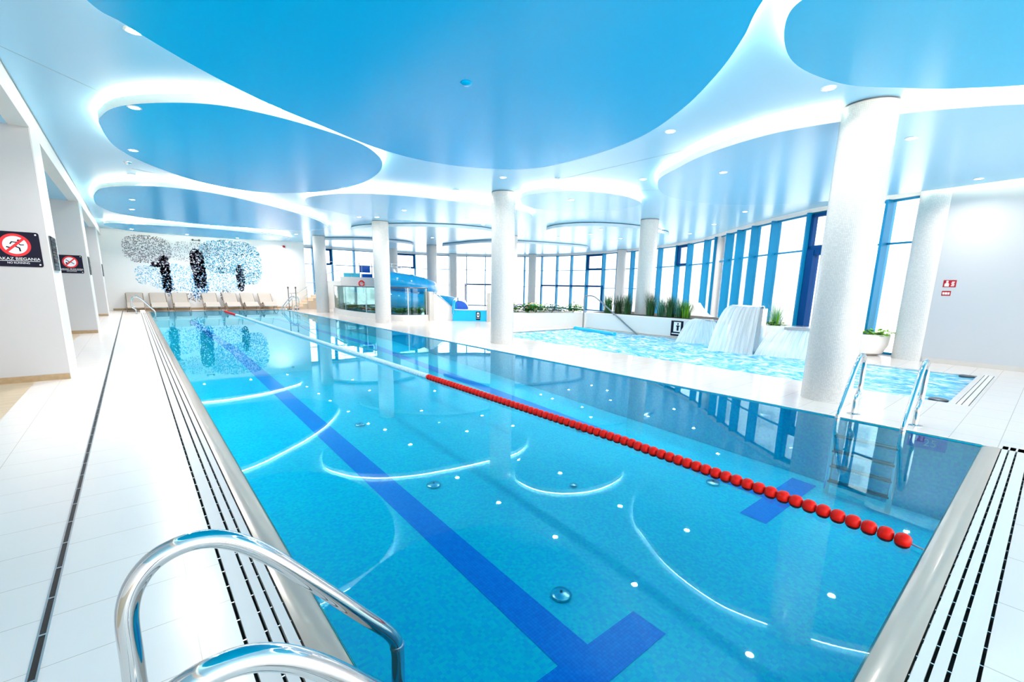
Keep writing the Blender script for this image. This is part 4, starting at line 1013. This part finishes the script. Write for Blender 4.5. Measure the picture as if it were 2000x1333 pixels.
w_b = sheet('waterfall', lambda u: (12.44, 5.72 - .78 * u, 1.21), lambda u: (11.98 + .28 * u, 6.02 - 1.08 * u, -.03), (-1, 0, 0), None, 60, 30)
tag(w_b, 'tall broad curtain of white water in the middle of the bubbling pool', 'waterfall', kind='stuff')
# right spout
f3 = thing('water_spout', 'low wide steel spout just left of the nearest column', 'water spout', (13.3, 4.2, 0))
MB().obox((13.15, 4.1), (.97, .24), (-.24, .97), .38, .42, .66, .72).build('lip_plate', 'steel', f3)
MB().box(13.45, 3.8, -.5, 13.75, 4.45, .66).build('pedestal', 'cyan_panel', f3)
w_c = sheet('waterfall', lambda u: (12.88 + .1 * u, 4.55 - .7 * u, .73), lambda u: (12.25 + .3 * u, 4.9 - 1.1 * u, -.03), (-1, 0, 0), None)
tag(w_c, 'right hand fan of falling water beside the nearest column', 'waterfall', kind='stuff')

# moulded white planters and seat by the window
def pot(x, y, r, h, label, sx=1.0):
    t = thing('moulded_planter', label, 'planter', (x, y, 0))
    o = MB().lathe([(r * .55, 0), (r * .8, .06), (r * .97, h * .5), (r, h - .03), (r * .98, h), (r * .86, h), (r * .84, h - .08)], 40).build('bowl', 'wall_white', t, smooth=True, local=True)
    MB().cyl(0, 0, h - .1, h - .06, r * .85, 32).build('soil', 'soil', t, local=True)
    return t
pot(16.3, 6.0, .62, .52, 'white round planter bowl between the waterfalls')
grass(16.2, 5.95, .45, .95, .35, ['grass_teal', 'leaf_light'], 'wispy pale grass in the planter bowl between the waterfalls', None, 130)
low_plant(16.1, 6.0, .45, .4, .3, 'leaf_light', 'leafy green plant round the wispy grass between the waterfalls', None, 110)
pot(14.98, 3.25, .55, .55, 'large white planter bowl between the nearest column and the right wall')
grass(14.8, 3.45, .48, .75, .28, ['grass_teal', 'grass_green'], 'spiky blue green grass in the planter bowl right of the nearest column', None, 110)
low_plant(15.0, 3.0, .5, .45, .18, 'leaf_light', 'trailing light green plant in the planter bowl right of the nearest column', None, 160)
sc = thing('lounge_chair', 'white wavy moulded lounge seat by the window behind the spout', 'lounge chair', (17.4, 8.6, 0))
m = MB(); pr = catmull([(0, -.8, .35), (0, -.3, .5), (0, .2, .55), (0, .55, .8), (0, .8, 1.1)], 5); n = len(pr)
v = [(x + 17.1, y + 8.6, z) for x, y, z in pr] + [(x + 17.75, y + 8.6, z) for x, y, z in pr] + [(x + 17.1, y + 8.6, 0) for x, y, z in pr] + [(x + 17.75, y + 8.6, 0) for x, y, z in pr]
m.add(v, [(i, i + 1, n + i + 1, n + i) for i in range(n - 1)] + [(2 * n + i, 2 * n + i + 1, i + 1, i) for i in range(n - 1)] + [(n + i, n + i + 1, 3 * n + i + 1, 3 * n + i) for i in range(n - 1)] + [(0, n, 3 * n, 2 * n), (n - 1, 3 * n - 1, 4 * n - 1, 2 * n - 1)])
m.build('shell', 'wall_white', sc, smooth=True)

# ------------------------------------------------------------------ downlights
base = None
def under_panel(x, y): return ZC
def downlight(x, y, z, label, group, w=LAMP_W):
    global base
    if base is None:
        t = thing('downlight', label, 'ceiling light', (x, y, z), group)
        MB().lathe([(.085, 0), (.085, -.006), (.062, -.010), (.060, -.002)], 28).build('trim_ring', 'ring', t, local=True, smooth=True)
        MB().cyl(0, 0, -.008, -.004, .060, 24).build('lens', 'lens', t, local=True)
        ld = bpy.data.lights.new('lamp', 'AREA'); ld.shape = 'DISK'; ld.size = .11; ld.energy = w; ld.color = (1.0, .89, .80); ld.spread = math.radians(150)
        lo = bpy.data.objects.new('lamp', ld); COL.objects.link(lo); lo.parent = t; lo.location = (0, 0, -.014)
        base = t; return t
    t = copy_tree(base); t.location = (x, y, z); t['label'] = label; t['group'] = group
    lo = [c for c in t.children if c.type == 'LIGHT'][0]
    if w not in LD: LD[w] = lo.data.copy(); LD[w].energy = w
    lo.data = LD[w]; return t
LD = {}
zp = 3.95
pans = [o for o in bpy.data.objects if o.name.startswith('ceiling_panel')]
polys = []
for p in pans:
    f_ = [c for c in p.children if c.name.startswith('film')][0]
    polys.append([(v_.co.x + p.location.x, v_.co.y + p.location.y) for v_ in f_.data.vertices])
def in_poly(x, y, pg):
    r = False; j = len(pg) - 1
    for i in range(len(pg)):
        if (pg[i][1] > y) != (pg[j][1] > y) and x < (pg[j][0] - pg[i][0]) * (y - pg[i][1]) / (pg[j][1] - pg[i][1]) + pg[i][0]: r = not r
        j = i
    return r
rows = {
 'row above the left deck': [(.30, y) for y in (6.55, 8.65, 11.4, 15.0, 18.2, 20.7, 23.1, 25.8, 28.6)],
 'row above the right edge of the long pool': [(7.0, y) for y in (2.3, 4.5, 6.7, 8.85, 10.9, 13.95, 16.05, 17.7, 20.0, 22.5, 24.3, 26.4, 29.3)],
 'row just behind the column row': [(9.45, y) for y in (1.88, 4.79, 6.7, 8.95, 10.85, 14.0, 16.1, 17.65, 23.5, 26.0)],
 'row above the far half of the bubbling pool': [(11.7, 13.9), (11.55, 15.9), (11.9, 20.7), (13.6, 1.5), (14.4, 4.58), (15.5, 7.0), (15.9, 13.8), (15.9, 15.8), (16.5, 17.3), (14.9, 12.4)],
 'row beside the curved window wall': [(17.65, 9.1), (17.6, 11.3), (19.8, 11.3), (18.1, 13.85), (18.15, 15.8), (18.7, 17.3), (20.7, 17.3), (20.3, 15.8)],
 'short row before the mosaic wall': [(2.50, 29.4), (4.75, 29.4), (7.0, 30.6)]}
nlamps = 0
WT = dict(zip(rows, (LAMP_W, LAMP_W * .45, LAMP_W * .45, LAMP_W * .6, LAMP_W * .7, LAMP_W * 1.0)))
ORD = ['first', 'second', 'third', 'fourth', 'fifth', 'sixth', 'seventh', 'eighth', 'ninth', 'tenth', 'eleventh', 'twelfth', 'thirteenth']
for rn, pts in rows.items():
    for i_, (x, y) in enumerate(pts):
        z = ZC
        if any(in_poly(x, y, pg) for pg in polys): z = 3.95
        downlight(x, y, z, ORD[i_] + ' downlight from the camera in the ' + rn, 'downlights in the ' + rn, WT[rn]); nlamps += 1
for x, y, z, lb in ((7.95, 8.0, ZC, 'small grey ceiling speaker above the round lit panel'), (.21, 12.6, 3.95, 'small white detector between the lamps of the left row'), (3.3, 4.9, 3.955, 'faint round detector in the huge blue cloud panel')):
    tag(MB().lathe([(.07, z), (.07, z - .012), (.04, z - .03), (.01, z - .032)], 20, (x, y)).build('ceiling_detector', 'disc' if 'faint' in lb else 'steel', smooth=True), lb, 'detector')
print('lamps', nlamps)
